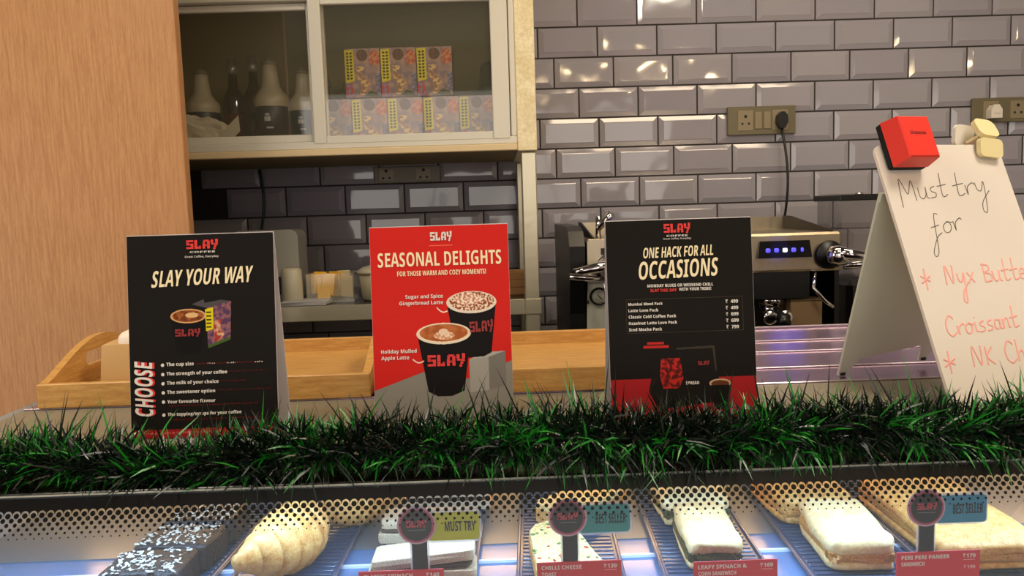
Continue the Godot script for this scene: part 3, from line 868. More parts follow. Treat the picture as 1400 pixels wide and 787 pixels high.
	st = mb(); box(st, Vector3(0, 0.564, 0), Vector3(0.205, 0.018, 0.20), 0.003)
	var lid := obj("hopper_lid", st, black, gr)
	st = mb(true); lathe(st, [Vector2(0, 0.572), Vector2(0.012, 0.572), Vector2(0.012, 0.578), Vector2(0, 0.580)], 16); obj("lid_button", st, chrome, lid)
	var pt := thing("milk_pitcher", "dark steel milk pitcher on the drip grate right of the carton", "pitcher", Vector3(0.898, 1.0345, -2.15))
	st = mb(true); lathe(st, [Vector2(0, 0), Vector2(0.036, 0), Vector2(0.038, 0.004), Vector2(0.036, 0.05), Vector2(0.028, 0.09), Vector2(0.03, 0.10), Vector2(0.027, 0.10), Vector2(0.025, 0.09), Vector2(0.03, 0.02), Vector2(0, 0.02)], 24); obj("jug", st, mk("pitcher_dark", Color(0.03, 0.03, 0.03), 0.3, 0.4), pt)
	st = mb(true); tube(st, [Vector3(0.034, 0.08, 0), Vector3(0.06, 0.075, 0), Vector3(0.06, 0.03, 0), Vector3(0.037, 0.025, 0)], 0.004, 8); obj("handle", st, mk("pitcher_dark", Color.WHITE), pt)

# ------------------------------------------------------------------ sockets, plug, cord
func socket_plate(at: Vector3, w: float, h: float, label: String, sockets: Array) -> Node3D:
	var t := thing("socket_plate", label, "socket", at, 0, "electric sockets on the tiles")
	var gm := mk("socket_grey", Color(0.40, 0.37, 0.28), 0.4)
	var st := mb(); box(st, Vector3(0, 0, 0.006), Vector3(w, h, 0.014), 0.002); obj("plate", st, gm, t)
	for x in sockets:
		st = mb(); box(st, Vector3(x, 0, 0.0135), Vector3(0.052, h * 0.72, 0.003), 0.001)
		var m := obj("outlet", st, mk("socket_face", Color(0.52, 0.47, 0.37), 0.4), t)
		for p in [[0, 0.014, 0.0055], [-0.011, -0.01, 0.004], [0.011, -0.01, 0.004]]:
			st = mb(); prism(st, circle(p[2], 12, Vector2(x + p[0], p[1])), 0.0149, 0.0153); obj("pin_hole", st, mk("hole_dark", Color(0.04, 0.035, 0.03), 0.6), m)
	return t

func build_wall_fittings() -> void:
	var z := -2.697
	var a := socket_plate(Vector3(0.905, 1.7727, z), 0.23, 0.094, "grey two-socket plate with a black plug and cord", [-0.055, 0.062])
	for x in [-0.012, 0.018]:
		var sw := mb(); box(sw, Vector3(x, 0, 0.0145), Vector3(0.024, 0.056, 0.005), 0.001); obj("switch", sw, mk("socket_face", Color.WHITE), a)
	var b := socket_plate(Vector3(1.747, 1.784, z), 0.25, 0.082, "grey socket plate at the right with a white adapter plug", [-0.062, 0.03])
	var sw2 := mb(); box(sw2, Vector3(0.09, 0, 0.0145), Vector3(0.024, 0.05, 0.005), 0.001); obj("switch", sw2, mk("socket_face", Color.WHITE), b)
	socket_plate(Vector3(-0.293, 1.628, z), 0.222, 0.055, "grey socket plate in the shade under the cabinet", [-0.07, 0.055])
	var blk := mk("black_plastic", Color(0.03, 0.03, 0.03), 0.35)
	var pl := thing("power_plug", "black power plug with a black cord running down to the coffee machine", "plug", Vector3(0.967, 1.773, z + 0.0165))
	var st := mb(); prism(st, PackedVector2Array([Vector2(-0.018, -0.01), Vector2(-0.008, -0.03), Vector2(0.008, -0.03), Vector2(0.018, -0.01), Vector2(0.016, 0.012), Vector2(0.006, 0.024), Vector2(-0.006, 0.024), Vector2(-0.016, 0.012)]), 0, 0.026); obj("plug_body", st, blk, pl)
	st = mb(true)
	var pts := []
	for i in 22:
		var f := i / 21.0
		pts.append(Vector3(0.0 + 0.010 * sin(f * 3.2), -0.028 - 0.36 * f, 0.013 + 0.03 * sin(f * PI)))
	tube(st, pts, 0.0042, 10); obj("cord", st, blk, pl)
	var ad := thing("adapter_plug", "small white adapter plugged into the right-hand socket", "plug", Vector3(1.685, 1.779, z + 0.0165))
	st = mb(); prism(st, PackedVector2Array([Vector2(-0.019, -0.024), Vector2(0.019, -0.024), Vector2(0.019, 0.004), Vector2(0.008, 0.02), Vector2(-0.008, 0.02), Vector2(-0.019, 0.004)]), 0, 0.03); obj("body", st, mk("white_plastic", Color(0.86, 0.83, 0.78), 0.4), ad)
	st = mb(); box(st, Vector3(0, -0.004, 0.031), Vector3(0.02, 0.012, 0.003), 0.001); obj("front_ridge", st, mk("white_plastic", Color.WHITE), ad)

# ------------------------------------------------------------------ display case
func build_case() -> void:
	var x0 := -0.648; var x1 := 1.15
	var t := thing("display_case", "glass-fronted pastry display case with a grey top and dotted black glass edge", "display case", Vector3(0, 0, -1.1))
	var L := func(x, y, z): return Vector3(x, y, z + 1.1)
	var grey := mk("laminate_grey", Color.WHITE, 0.4)
	triplanar(grey, grain_tex(256, 40, 40, Color(0.50, 0.47, 0.40), Color(0.56, 0.53, 0.46), 41, 1.0, 0.5), 3.0)
	var steel := mk("top_steel", Color(0.74, 0.62, 0.76), 0.2, 0.85)  # lilac tint stands for coloured light reflected by the steel
	bumped(steel, bump_tex(256, 0.02, 23, 1.0, 2), 0.1, 2.0)
	var st := mb(); bar(st, L.call(x0, 1.236, -1.060), L.call(x1, TOP, -0.7602), 0.001); obj("top_panel", st, grey, t)
	st = mb(); bar(st, L.call(x0, 1.236, -1.545), L.call(x1, TOP, -1.0602), 0.001); obj("steel_top", st, steel, t)
	var rz := [-1.0625, -1.1636, -1.2903, -1.3934, -1.5407]
	for i in rz.size():
		st = mb(); bar(st, L.call(x0, TOP, rz[i] - 0.0025), L.call(x1, TOP + (0.0025 if i < 4 else 0.004), rz[i] + 0.0025), 0.001); obj("track_ridge", st, mk("ridge_steel", Color(0.85, 0.80, 0.82), 0.25, 0.7), t)
	# dark fascia under the top's front edge, glass edge above it
	st = mb(); bar(st, L.call(x0, 1.2335, -0.76), L.call(x1, 1.2502, -0.7245), 0.001); obj("front_fascia", st, mk("fascia_brown", Color(0.055, 0.04, 0.028), 0.25), t)
	var dirn := Vector3(0, -0.5, 0.235).normalized()     # down the sloping front glass
	var up := Vector3(0, 0.235, 0.5).normalized()        # its outward normal
	var g0: Vector3 = L.call(0, 1.2475, -0.7215)
	var xf := Transform3D(Basis(Vector3.RIGHT, -dirn, up), g0)
	var gl := mk("front_glass", Color(0.7, 0.78, 0.85, 0.05), 0.01)
	gl.transparency = BaseMaterial3D.TRANSPARENCY_ALPHA
	st = mb(); box(st, Vector3((x0 + x1) / 2, -0.27, 0), Vector3(x1 - x0, 0.54, 0.004), 0, xf)
	var pane := obj("front_glass", st, gl, t)
	st = mb(); box(st, Vector3((x0 + x1) / 2, 0.001, 0.0), Vector3(x1 - x0, 0.0016, 0.0042), 0, xf); obj("glass_edge", st, mk("edge_pale", Color(0.62, 0.62, 0.58), 0.3), pane)
	# printed border: solid strip with a scalloped lower edge, then rows of shrinking dots
	var frit := mk("frit_black", Color(0.012, 0.010, 0.009), 0.3)
	var pitch := 0.00775
	var poly := PackedVector2Array()
	var sb := mb()
	var y_top := -0.0015; var y_row := -0.0165
	var n := int((x1 - x0) / pitch)
	for i in n:
		var cx := x0 + pitch * (i + 0.5)
		# each scallop: a strip cell whose bottom is an arch around the first dot
		var prev := Vector3.ZERO
		for k in 7:
			var a := PI * k / 6.0
			var q := Vector3(cx - cos(a) * pitch / 2, y_row + 0.0002 + sin(a) * pitch * 0.55, 0.0023)
			if k > 0:
				quad(sb, xf * Vector3(prev.x, y_top, 0.0023), xf * Vector3(q.x, y_top, 0.0023), xf * q, xf * prev, up)
			prev = q
	obj("frit_band", sb, frit, pane)
	sb = mb()
	var rad := [0.0026, 0.0023, 0.0019, 0.0016, 0.0012, 0.0007]
	for r in 6:
		for i in n:
			var c := Vector2(x0 + pitch * (i + 0.5 + 0.5 * (r % 2)), y_row - 0.0041 * r)
			for k in 8:
				var a0 := TAU * k / 8; var a1 := TAU * (k + 1) / 8
				tri(sb, xf * Vector3(c.x, c.y, 0.0023), xf * Vector3(c.x + rad[r] * cos(a0), c.y + rad[r] * sin(a0), 0.0023), xf * Vector3(c.x + rad[r] * cos(a1), c.y + rad[r] * sin(a1), 0.0023), up)
	var dots := obj("frit_dots", sb, frit, pane)
	dots.set_meta("kind", "stuff")
	# carcass
	var lining := mk("case_lining", Color(0.55, 0.57, 0.58), 0.45)
	var outer := mk("case_dark", Color(0.05, 0.05, 0.055), 0.4)
	for s in [[x0 - 0.018, x0], [x1, x1 + 0.018]]:
		st = mb()
		prism(st, PackedVector2Array([Vector2(-1.545, 0.0), Vector2(-0.45, 0.0), Vector2(-0.45, 0.74), Vector2(-0.72, 1.248), Vector2(-1.545, 1.248)]), s[0], s[1], Transform3D(Basis(Vector3(0, 0, 1), Vector3(0, 1, 0), Vector3(1, 0, 0)), Vector3(0, 0, 1.1)))
		obj("end_panel", st, lining, t)
	st = mb(); bar(st, L.call(x0, 0.0, -1.545), L.call(x1, 0.72, -0.46)); obj("plinth", st, outer, t)
	st = mb(); bar(st, L.call(x0, 0.72, -1.545), L.call(x1, 0.75, -0.46)); obj("case_floor", st, lining, t)
	st = mb(); bar(st, L.call(x0, 0.75, -1.545), L.call(x1, 1.236, -1.525)); obj("rear_doors", st, mk("rear_door", Color(0.30, 0.29, 0.28), 0.3), t)
	var sh := mk("shelf_led_blue", Color(0.38, 0.49, 0.64), 0.2)  # blue cast of the cool strip light is put into this colour
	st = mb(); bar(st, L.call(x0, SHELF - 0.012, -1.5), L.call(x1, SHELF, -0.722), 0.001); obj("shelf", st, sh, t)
	st = mb(); bar(st, L.call(x0, SHELF, -1.5), L.call(x1, SHELF + 0.0015, -0.915)); obj("shelf_mat", st, mk("mat_grey", Color(0.42, 0.43, 0.44), 0.3), t)
	st = mb(); bar(st, L.call(x0, SHELF, -0.870), L.call(x1, SHELF + 0.003, -0.866)); obj("shelf_rail", st, mk("rail_white", Color(0.92, 0.93, 0.95), 0.3), t)
	# unseen light strips, cool in front, warm further back, placed to light the food
	for s in [[-0.80, Color(0.64, 0.81, 1.0), 0.44, -80.0], [-1.14, Color(1.0, 0.78, 0.45), 0.42, -95.0]]:
		st = mb(); bar(st, L.call(x0 + 0.02, 1.228, s[0] - 0.008), L.call(x1 - 0.02, 1.2357, s[0] + 0.008), 0.001)
		var m := mk("strip_%s" % s[0], Color(0.9, 0.9, 0.9), 0.5)
		m.emission_enabled = true; m.emission = s[1]; m.emission_energy_multiplier = 2.0
		obj("unseen_light_strip", st, m, t)
		var l := AreaLight3D.new()
		l.name = "unseen_strip_light"
		l.area_size = Vector2(x1 - x0 - 0.06, 0.014)
		l.light_color = s[1]; l.light_energy = s[2]; l.shadow_enabled = true; l.area_range = 8.0
		l.position = L.call((x0 + x1) / 2, 1.2265, s[0])
		l.rotation_degrees = Vector3(s[3], 0, 0)
		t.add_child(l)

# ------------------------------------------------------------------ wooden trays
func build_trays() -> void:
	var w := mk("tray_wood", Color.WHITE, 0.4)
	triplanar(w, grain_tex(512, 6, 60, Color(0.70, 0.50, 0.25), Color(0.83, 0.65, 0.38), 51, 0.9, 0.35), 2.2)
	var W := 0.448; var D := 0.33; var H := 0.033; var th := 0.011
	var first: Node3D = null
	for p in [[Vector3(-0.402, TOP + 0.0027, -1.222), "pale wooden serving tray with handle slots behind the cup poster, holding a napkin stand", 0.0], [Vector3(0.064, TOP + 0.0027, -1.218), "pale wooden serving tray between the red poster and the price-list poster", 0.0]]:
		if first == null:
			var t := thing("wooden_tray", p[1], "tray", p[0], p[2], "wooden serving trays on the case")
			first = t
			var st := mb(); box(st, Vector3(0, H / 2, D / 2 - th / 2), Vector3(W, H, th), 0.0012); obj("front_wall", st, w, t)
			st = mb(); box(st, Vector3(0, H / 2, -D / 2 + th / 2), Vector3(W, H, th), 0.0012); obj("back_wall", st, w, t)
			st = mb(); box(st, Vector3(0, 0.007, 0), Vector3(W - 2 * th, 0.008, D - 2 * th)); obj("bottom", st, w, t)
			for s in [-1.0, 1.0]:
				# end wall: rises in a curve to a handle with a slot (outline in z, y)
				var e := CSGCombiner3D.new()
				var a := CSGPolygon3D.new()
				var poly := PackedVector2Array([Vector2(-D / 2 + th, 0.001), Vector2(D / 2 - th, 0.001)])
				for k in 21:
					var f := k / 20.0
					poly.append(Vector2(lerpf(D / 2 - th, -D / 2 + th, f), H + 0.044 * pow(sin(PI * f), 1.2)))
				a.polygon = poly; a.depth = th; a.material = w
				var c := CSGPolygon3D.new()
				c.polygon = round_rect(0.105, 0.022, 0.010)
				c.depth = th * 3; c.operation = CSGShape3D.OPERATION_SUBTRACTION; c.material = w
				c.position = Vector3(0, 0.046, th)
				e.add_child(a); e.add_child(c)
				a.name = "outline"; c.name = "slot"
				e.name = "end_wall"
				t.add_child(e, true)
				e.transform = Transform3D(Basis(Vector3(0, 0, 1), Vector3(0, 1, 0), Vector3(-1, 0, 0)), Vector3(s * (W / 2 - th / 2) - th / 2, 0, 0))
		else:
			var r: Node3D = first.duplicate()
			r.name = numbered("wooden_tray")
			add_child(r)
			r.position = p[0]; r.rotation.y = p[2]
			r.set_meta("label", p[1])
	var nh := thing("napkin_stand", "cream napkin block in the left tray, beside the cup poster", "napkins", Vector3(-0.545, TOP + 0.0145, -1.165), 0.1)
	var st := mb(); prism(st, PackedVector2Array([Vector2(-0.036, 0), Vector2(0.036, 0), Vector2(0.030, 0.06), Vector2(-0.030, 0.06)]), -0.03, 0.03); obj("holder", st, mk("holder_cream", Color(0.80, 0.66, 0.44), 0.6), nh)
	st = mb(true); loaf(st, Vector3(0.010, 0.062, 0), Vector3(0.024, 0.016, 0.026), 0.7, 0.6, 0.001, 5, 24, 12); obj("paper_roll", st, mk("napkin_white", Color(0.90, 0.84, 0.78), 0.8), nh)

# ------------------------------------------------------------------ posters on tent cards
const CW := 0.168
const CH := 0.234

func tent_card(called: String, label: String, at: Vector3, turn: float, art: Material, spread: float) -> Node3D:
	var t: Node3D = askew(thing(called, label, "poster", at, turn))
	var lean := asin(spread / 2 / CH)
	var white := mk("card_white", Color(0.78, 0.75, 0.76), 0.5)
	var f := mb(); box(f, Vector3(0, CH / 2, -0.0008), Vector3(CW, CH, 0.0016))
	var front := obj("front_panel", f, white, t)
	front.transform = Transform3D(Basis(Vector3(1, 0, 0), -lean), Vector3(0, 0.0006, spread / 2))
	inst("printed_sheet", sheet_mesh(CW - 0.0006, CH - 0.0006, 0.0003), art, front)
	var b := mb(); box(b, Vector3(0, CH / 2, -0.0008), Vector3(CW, CH, 0.0016))
	var back := obj("back_panel", b, white, t)
	back.transform = Transform3D(Basis(Vector3(1, 0, 0), lean), Vector3(0, 0.0006, -spread / 2 - 0.0018))
	return front

# position on a card from fractions: u from the left, v from the top
func cu(u: float) -> float: return (u - 0.5) * CW
func cv(v: float) -> float: return (1.0 - v) * CH

func logo_block(f: Node, red: Material, small: Material, u: float, v: float, w: float) -> void:
	slay_logo(f, red, cu(u), cv(v), w * CW, 0.043 * CH, 0.0009)
	text(f, "COFFEE", small, cu(u), cv(v + 0.037), w * CW * 0.8, 0.009 * CH, 0.0007)

func build_cards() -> void:
	var cream := mk("ink_cream", Color(0.93, 0.86, 0.70), 0.5)
	var white := mk("ink_white", Color(0.86, 0.83, 0.80), 0.5)
	var red := mk("ink_red", Color(0.85, 0.16, 0.14), 0.5)
	var dred := mk("ink_dark_red", Color(0.55, 0.07, 0.06), 0.5)
	var z := 0.0007
	var W := 420; var H := 592
	var dark := Color(0.080, 0.064, 0.048)

	# --- SLAY YOUR WAY
	var img := Image.create(W, H, false, Image.FORMAT_RGB8)
	img.fill(dark)
	var n := noise(0.05, 3, 61)
	# cup
	paint_poly(img, [[0.285, 0.405], [0.525, 0.405], [0.49, 0.575], [0.47, 0.588], [0.40, 0.592], [0.34, 0.588], [0.32, 0.575]], Color(0.045, 0.04, 0.04))
	paint_ellipse(img, 0.405, 0.402, 0.122, 0.036, Color(0.80, 0.60, 0.40))
	paint_ellipse(img, 0.405, 0.402, 0.108, 0.029, Color(0.42, 0.20, 0.09), n, Color(0.62, 0.35, 0.17))
	paint_ellipse(img, 0.43, 0.398, 0.045, 0.013, Color(0.85, 0.68, 0.48))
	# take-away box
	paint_poly(img, [[0.43, 0.345], [0.535, 0.315], [0.70, 0.335], [0.53, 0.365]], Color(0.30, 0.28, 0.29))
	paint_poly(img, [[0.51, 0.31], [0.62, 0.29], [0.64, 0.325], [0.52, 0.34]], Color(0.07, 0.065, 0.07))
	paint_poly(img, [[0.53, 0.365], [0.70, 0.335], [0.69, 0.525], [0.535, 0.565]], Color(0.32, 0.22, 0.34), noise(0.05, 2, 62), Color(0.55, 0.36, 0.38), 1.6)
	paint_poly(img, [[0.58, 0.43], [0.64, 0.42], [0.62, 0.46], [0.65, 0.50], [0.60, 0.535], [0.575, 0.52]], Color(0.82, 0.66, 0.50), n, Color(0.6, 0.2, 0.2))
	paint_poly(img, [[0.52, 0.372], [0.575, 0.362], [0.575, 0.47], [0.525, 0.48]], Color(0.83, 0.76, 0.12))
	for k in 5: paint_rect(img, 0.53, 0.385 + 0.018 * k, 0.565, 0.393 + 0.018 * k, Color(0.2, 0.16, 0.05))
	paint_poly(img, [[0.535, 0.55], [0.69, 0.51], [0.69, 0.525], [0.535, 0.565]], Color(0.25, 0.35, 0.15))
	paint_rect(img, 0, 0.957, 1, 1, Color(0.55, 0.10, 0.11))
	var lines := [["The cup size", 0.185, 0.64], ["The strength of your coffee", 0.41, 0.686], ["The milk of your choice", 0.35, 0.731], ["The sweetener option", 0.325, 0.776], ["Your favourite flavour", 0.325, 0.821], ["The topping/syrups for your coffee", 0.50, 0.885]]
	for l in lines:
		paint_ellipse(img, 0.222, l[2], 0.0115, 0.0085, Color(0.86, 0.83, 0.80))
	paint_dashes(img, 0.44, 0.90, 0.640, 0.006, Color(0.40, 0.07, 0.06))
	paint_dashes(img, 0.53, 0.58, 0.640, 0.006, Color(0.75, 0.72, 0.70)); paint_dashes(img, 0.66, 0.72, 0.640, 0.006, Color(0.75, 0.72, 0.70)); paint_dashes(img, 0.85, 0.91, 0.640, 0.006, Color(0.75, 0.72, 0.70))
	paint_dashes(img, 0.67, 0.94, 0.682, 0.005, Color(0.38, 0.07, 0.06))
	paint_dashes(img, 0.61, 0.79, 0.728, 0.005, Color(0.38, 0.07, 0.06))
	paint_dashes(img, 0.59, 0.96, 0.773, 0.005, Color(0.38, 0.07, 0.06))
	paint_dashes(img, 0.26, 0.87, 0.843, 0.006, Color(0.42, 0.07, 0.06))
	paint_dashes(img, 0.26, 0.90, 0.912, 0.006, Color(0.42, 0.07, 0.06))
	paint_dashes(img, 0.03, 0.62, 0.975, 0.012, Color(0.75, 0.35, 0.33))
	var f := tent_card("tent_card", "black tent card poster reading SLAY YOUR WAY with a cup and box", Vector3(-0.385, TOP + 0.0004, -0.906), 0.06, img_mat("art_way", img, 0.6), 0.055)
	logo_block(f, red, white, 0.515, 0.052, 0.215)
	text(f, "Great Coffee, Everyday", white, cu(0.51), cv(0.113), 0.23 * CW, 0.014 * CH, z, 0, 0, regular)
	text(f, "SLAY YOUR WAY", cream, cu(0.51), cv(0.212), 0.68 * CW, 0.082 * CH, z, 0.18, 0.025)
	slay_logo(f, dred, cu(0.40), cv(0.485), 0.17 * CW, 0.035 * CH, z)
	text(f, "CHOOSE", red, cu(0.112), cv(0.755), 0.265 * CH, 0.12 * CW, z, 0.12, PI / 2)
	text(f, "CHOOSE", white, cu(0.095), cv(0.755), 0.265 * CH, 0.125 * CW, z + 0.0003, 0.12, PI / 2)
	for l in lines:
		text(f, l[0], white, cu(0.25), cv(l[2]), l[1] * CW, 0, z, 0, 0, bold, -1)

	# --- SEASONAL DELIGHTS
	img = Image.create(W, H, false, Image.FORMAT_RGB8)
	var rd := Color(0.79, 0.14, 0.11)
	img.fill(rd)
	paint_poly(img, [[0, 0.845], [0.36, 0.755], [0.7, 0.80], [1.0, 0.71], [1, 1], [0, 1]], Color(0.52, 0.50, 0.47))
	paint_poly(img, [[0.69, 0.70], [0.83, 0.69], [0.83, 0.86], [0.69, 0.87]], Color(0.60, 0.585, 0.56))
	paint_poly(img, [[0.83, 0.69], [0.955, 0.66], [0.955, 0.84], [0.83, 0.86]], Color(0.46, 0.44, 0.42))
	paint_poly(img, [[0.69, 0.70], [0.78, 0.665], [0.955, 0.66], [0.83, 0.69]], Color(0.66, 0.64, 0.61))
	paint_rect(img, 0.43, 0.1, 0.60, 0.1035, Color(0.92, 0.45, 0.38))
	var cupc := Color(0.075, 0.06, 0.06)
	# back cup
	paint_poly(img, [[0.545, 0.42], [0.895, 0.42], [0.855, 0.665], [0.80, 0.685], [0.68, 0.69], [0.60, 0.675]], cupc)
	paint_ellipse(img, 0.72, 0.402, 0.182, 0.058, Color(0.88, 0.82, 0.76))
	var n2 := noise(0.10, 3, 64)
	paint_ellipse(img, 0.72, 0.397, 0.165, 0.049, Color(0.55, 0.28, 0.18), n2, Color(0.93, 0.84, 0.76), 2.6)
	paint_ellipse(img, 0.70, 0.385, 0.10, 0.03, Color(0.75, 0.50, 0.38), n2, Color(0.95, 0.88, 0.82), 2.6)
	# front cup
	paint_poly(img, [[0.325, 0.58], [0.705, 0.58], [0.65, 0.86], [0.56, 0.885], [0.46, 0.885], [0.39, 0.86]], cupc)
	paint_ellipse(img, 0.512, 0.56, 0.198, 0.056, Color(0.90, 0.83, 0.74))
	paint_ellipse(img, 0.512, 0.556, 0.175, 0.045, Color(0.64, 0.34, 0.17), noise(0.03, 2, 66), Color(0.72, 0.42, 0.24))
	paint_ellipse(img, 0.515, 0.57, 0.075, 0.022, Color(0.80, 0.55, 0.40), n2, Color(0.93, 0.82, 0.72), 2.5)
	paint_ellipse(img, 0.51, 0.552, 0.035, 0.018, Color(0.90, 0.78, 0.68))
	for a in [[0.47, 0.425, 0.54, 0.445], [0.285, 0.69, 0.36, 0.70]]:
		for k in 12:
			var q := k / 11.0
			paint_ellipse(img, lerpf(a[0], a[2], q), lerpf(a[1], a[3], q) + 0.012 * sin(PI * q), 0.005, 0.0035, Color(0.93, 0.85, 0.80))
	f = tent_card("tent_card", "red tent card poster reading SEASONAL DELIGHTS with two coffee cups", Vector3(-0.1145, TOP + 0.0004, -0.960), 0.055, img_mat("art_red", img, 0.6), 0.05)
	slay_logo(f, white, cu(0.515), cv(0.056), 0.155 * CW, 0.043 * CH, 0.0009)
	text(f, "SEASONAL DELIGHTS", cream, cu(0.50), cv(0.172), 0.89 * CW, 0.075 * CH, z)
	text(f, "FOR THOSE WARM AND COZY MOMENTS!", cream, cu(0.512), cv(0.245), 0.64 * CW, 0.026 * CH, z)
	text(f, "Sugar and Spice", white, cu(0.515), cv(0.368), 0.27 * CW, 0, z, 0, 0, bold, 1)
	text(f, "Gingerbread Latte", white, cu(0.515), cv(0.401), 0.315 * CW, 0, z, 0, 0, bold, 1)
	text(f, "Holiday Mulled", white, cu(0.058), cv(0.648), 0.255 * CW, 0, z, 0, 0, bold, -1)
	text(f, "Apple Latte", white, cu(0.058), cv(0.681), 0.20 * CW, 0, z, 0, 0, bold, -1)
	slay_logo(f, red, cu(0.525), cv(0.70), 0.27 * CW, 0.058 * CH, 0.0009)
	slay_logo(f, dred, cu(0.785), cv(0.53), 0.17 * CW, 0.055 * CH, 0.0009, 0.05)

	# --- ONE HACK FOR ALL OCCASIONS
	img = Image.create(W, H, false, Image.FORMAT_RGB8)
	img.fill(dark)
	var faint := Color(0.30, 0.26, 0.22)
	for e in [[0.125, 0.388, 0.925, 0.3905], [0.125, 0.553, 0.925, 0.5555], [0.125, 0.388, 0.1275, 0.555], [0.9225, 0.388, 0.925, 0.555]]:
		paint_rect(img, e[0], e[1], e[2], e[3], faint)
	paint_rect(img, 0, 0.78, 1, 1, Color(0.60, 0.11, 0.13))
	paint_poly(img, [[0.30, 0.72], [0.36, 0.66], [0.70, 0.63], [0.74, 0.66], [0.745, 0.9], [0.32, 0.93], [0.26, 0.84]], Color(0.085, 0.07, 0.06))
	paint_poly(img, [[0.46, 0.63], [0.72, 0.625], [0.73, 0.75], [0.72, 0.75], [0.705, 0.637], [0.46, 0.64]], Color(0.22, 0.20, 0.17))
	paint_rect(img, 0.26, 0.60, 0.375, 0.612, Color(0.72, 0.16, 0.15)); paint_rect(img, 0.235, 0.618, 0.41, 0.632, Color(0.72, 0.16, 0.15))
	# red printed emblem panel with dark stripes
	paint_poly(img, [[0.35, 0.68], [0.48, 0.68], [0.50, 0.78], [0.47, 0.83], [0.36, 0.83], [0.34, 0.77]], Color(0.70, 0.15, 0.13), noise(0.06, 2, 71), Color(0.30, 0.08, 0.07), 1.6)
	paint_ellipse(img, 0.75, 0.81, 0.075, 0.022, Color(0.72, 0.60, 0.48))
	paint_ellipse(img, 0.75, 0.812, 0.062, 0.016, Color(0.36, 0.19, 0.10))
	paint_poly(img, [[0.685, 0.82], [0.815, 0.82], [0.79, 0.94], [0.71, 0.94]], Color(0.06, 0.05, 0.05))
	f = tent_card("tent_card", "black tent card poster reading ONE HACK FOR ALL OCCASIONS with a price list", Vector3(0.167, TOP + 0.0004, -0.917), 0.03, img_mat("art_hack", img, 0.6), 0.055)
	logo_block(f, red, white, 0.49, 0.045, 0.18)
	text(f, "Great Coffee, Everyday", white, cu(0.49), cv(0.097), 0.19 * CW, 0.012 * CH, z, 0, 0, regular)
	text(f, "ONE HACK FOR ALL", cream, cu(0.495), cv(0.160), 0.48 * CW, 0.052 * CH, z, 0.12, 0.02)
	text(f, "OCCASIONS", cream, cu(0.49), cv(0.245), 0.54 * CW, 0.090 * CH, z, 0.12, 0.03)
	text(f, "MONDAY BLUES OR WEEKEND CHILL", white, cu(0.5), cv(0.325), 0.45 * CW, 0.015 * CH, z)
	text(f, "SLAY THIS DAY", red, cu(0.295), cv(0.348), 0.18 * CW, 0.015 * CH, z, 0, 0, bold, -1)
	text(f, "WITH YOUR TRIBE!", white, cu(0.49), cv(0.346), 0.22 * CW, 0.015 * CH, z, 0, 0, bold, -1)
	var items := [["Mumbai Mood Pack", 0.235, "499"], ["Latte Love Pack", 0.205, "499"], ["Classic Cold Coffee Pack", 0.325, "699"], ["Hazelnut Latte Love Pack", 0.33, "699"], ["Iced Mocha Pack", 0.225, "799"]]
	for i in 5:
		var v := 0.412 + 0.0312 * i
		text(f, items[i][0], white, cu(0.14), cv(v), items[i][1] * CW, 0, z, 0, 0, bold, -1)
		text(f, items[i][2], white, cu(0.89), cv(v), 0.05 * CW, 0, z, 0, 0, bold, 1)
		rupee(f, white, cu(0.805), cv(v), 0.017 * CH, z)
	slay_logo(f, dred, cu(0.64), cv(0.71), 0.075 * CW, 0.02 * CH, 0.0009)
	text(f, "SPREAD", white, cu(0.56), cv(0.805), 0.09 * CW, 0.015 * CH, z)
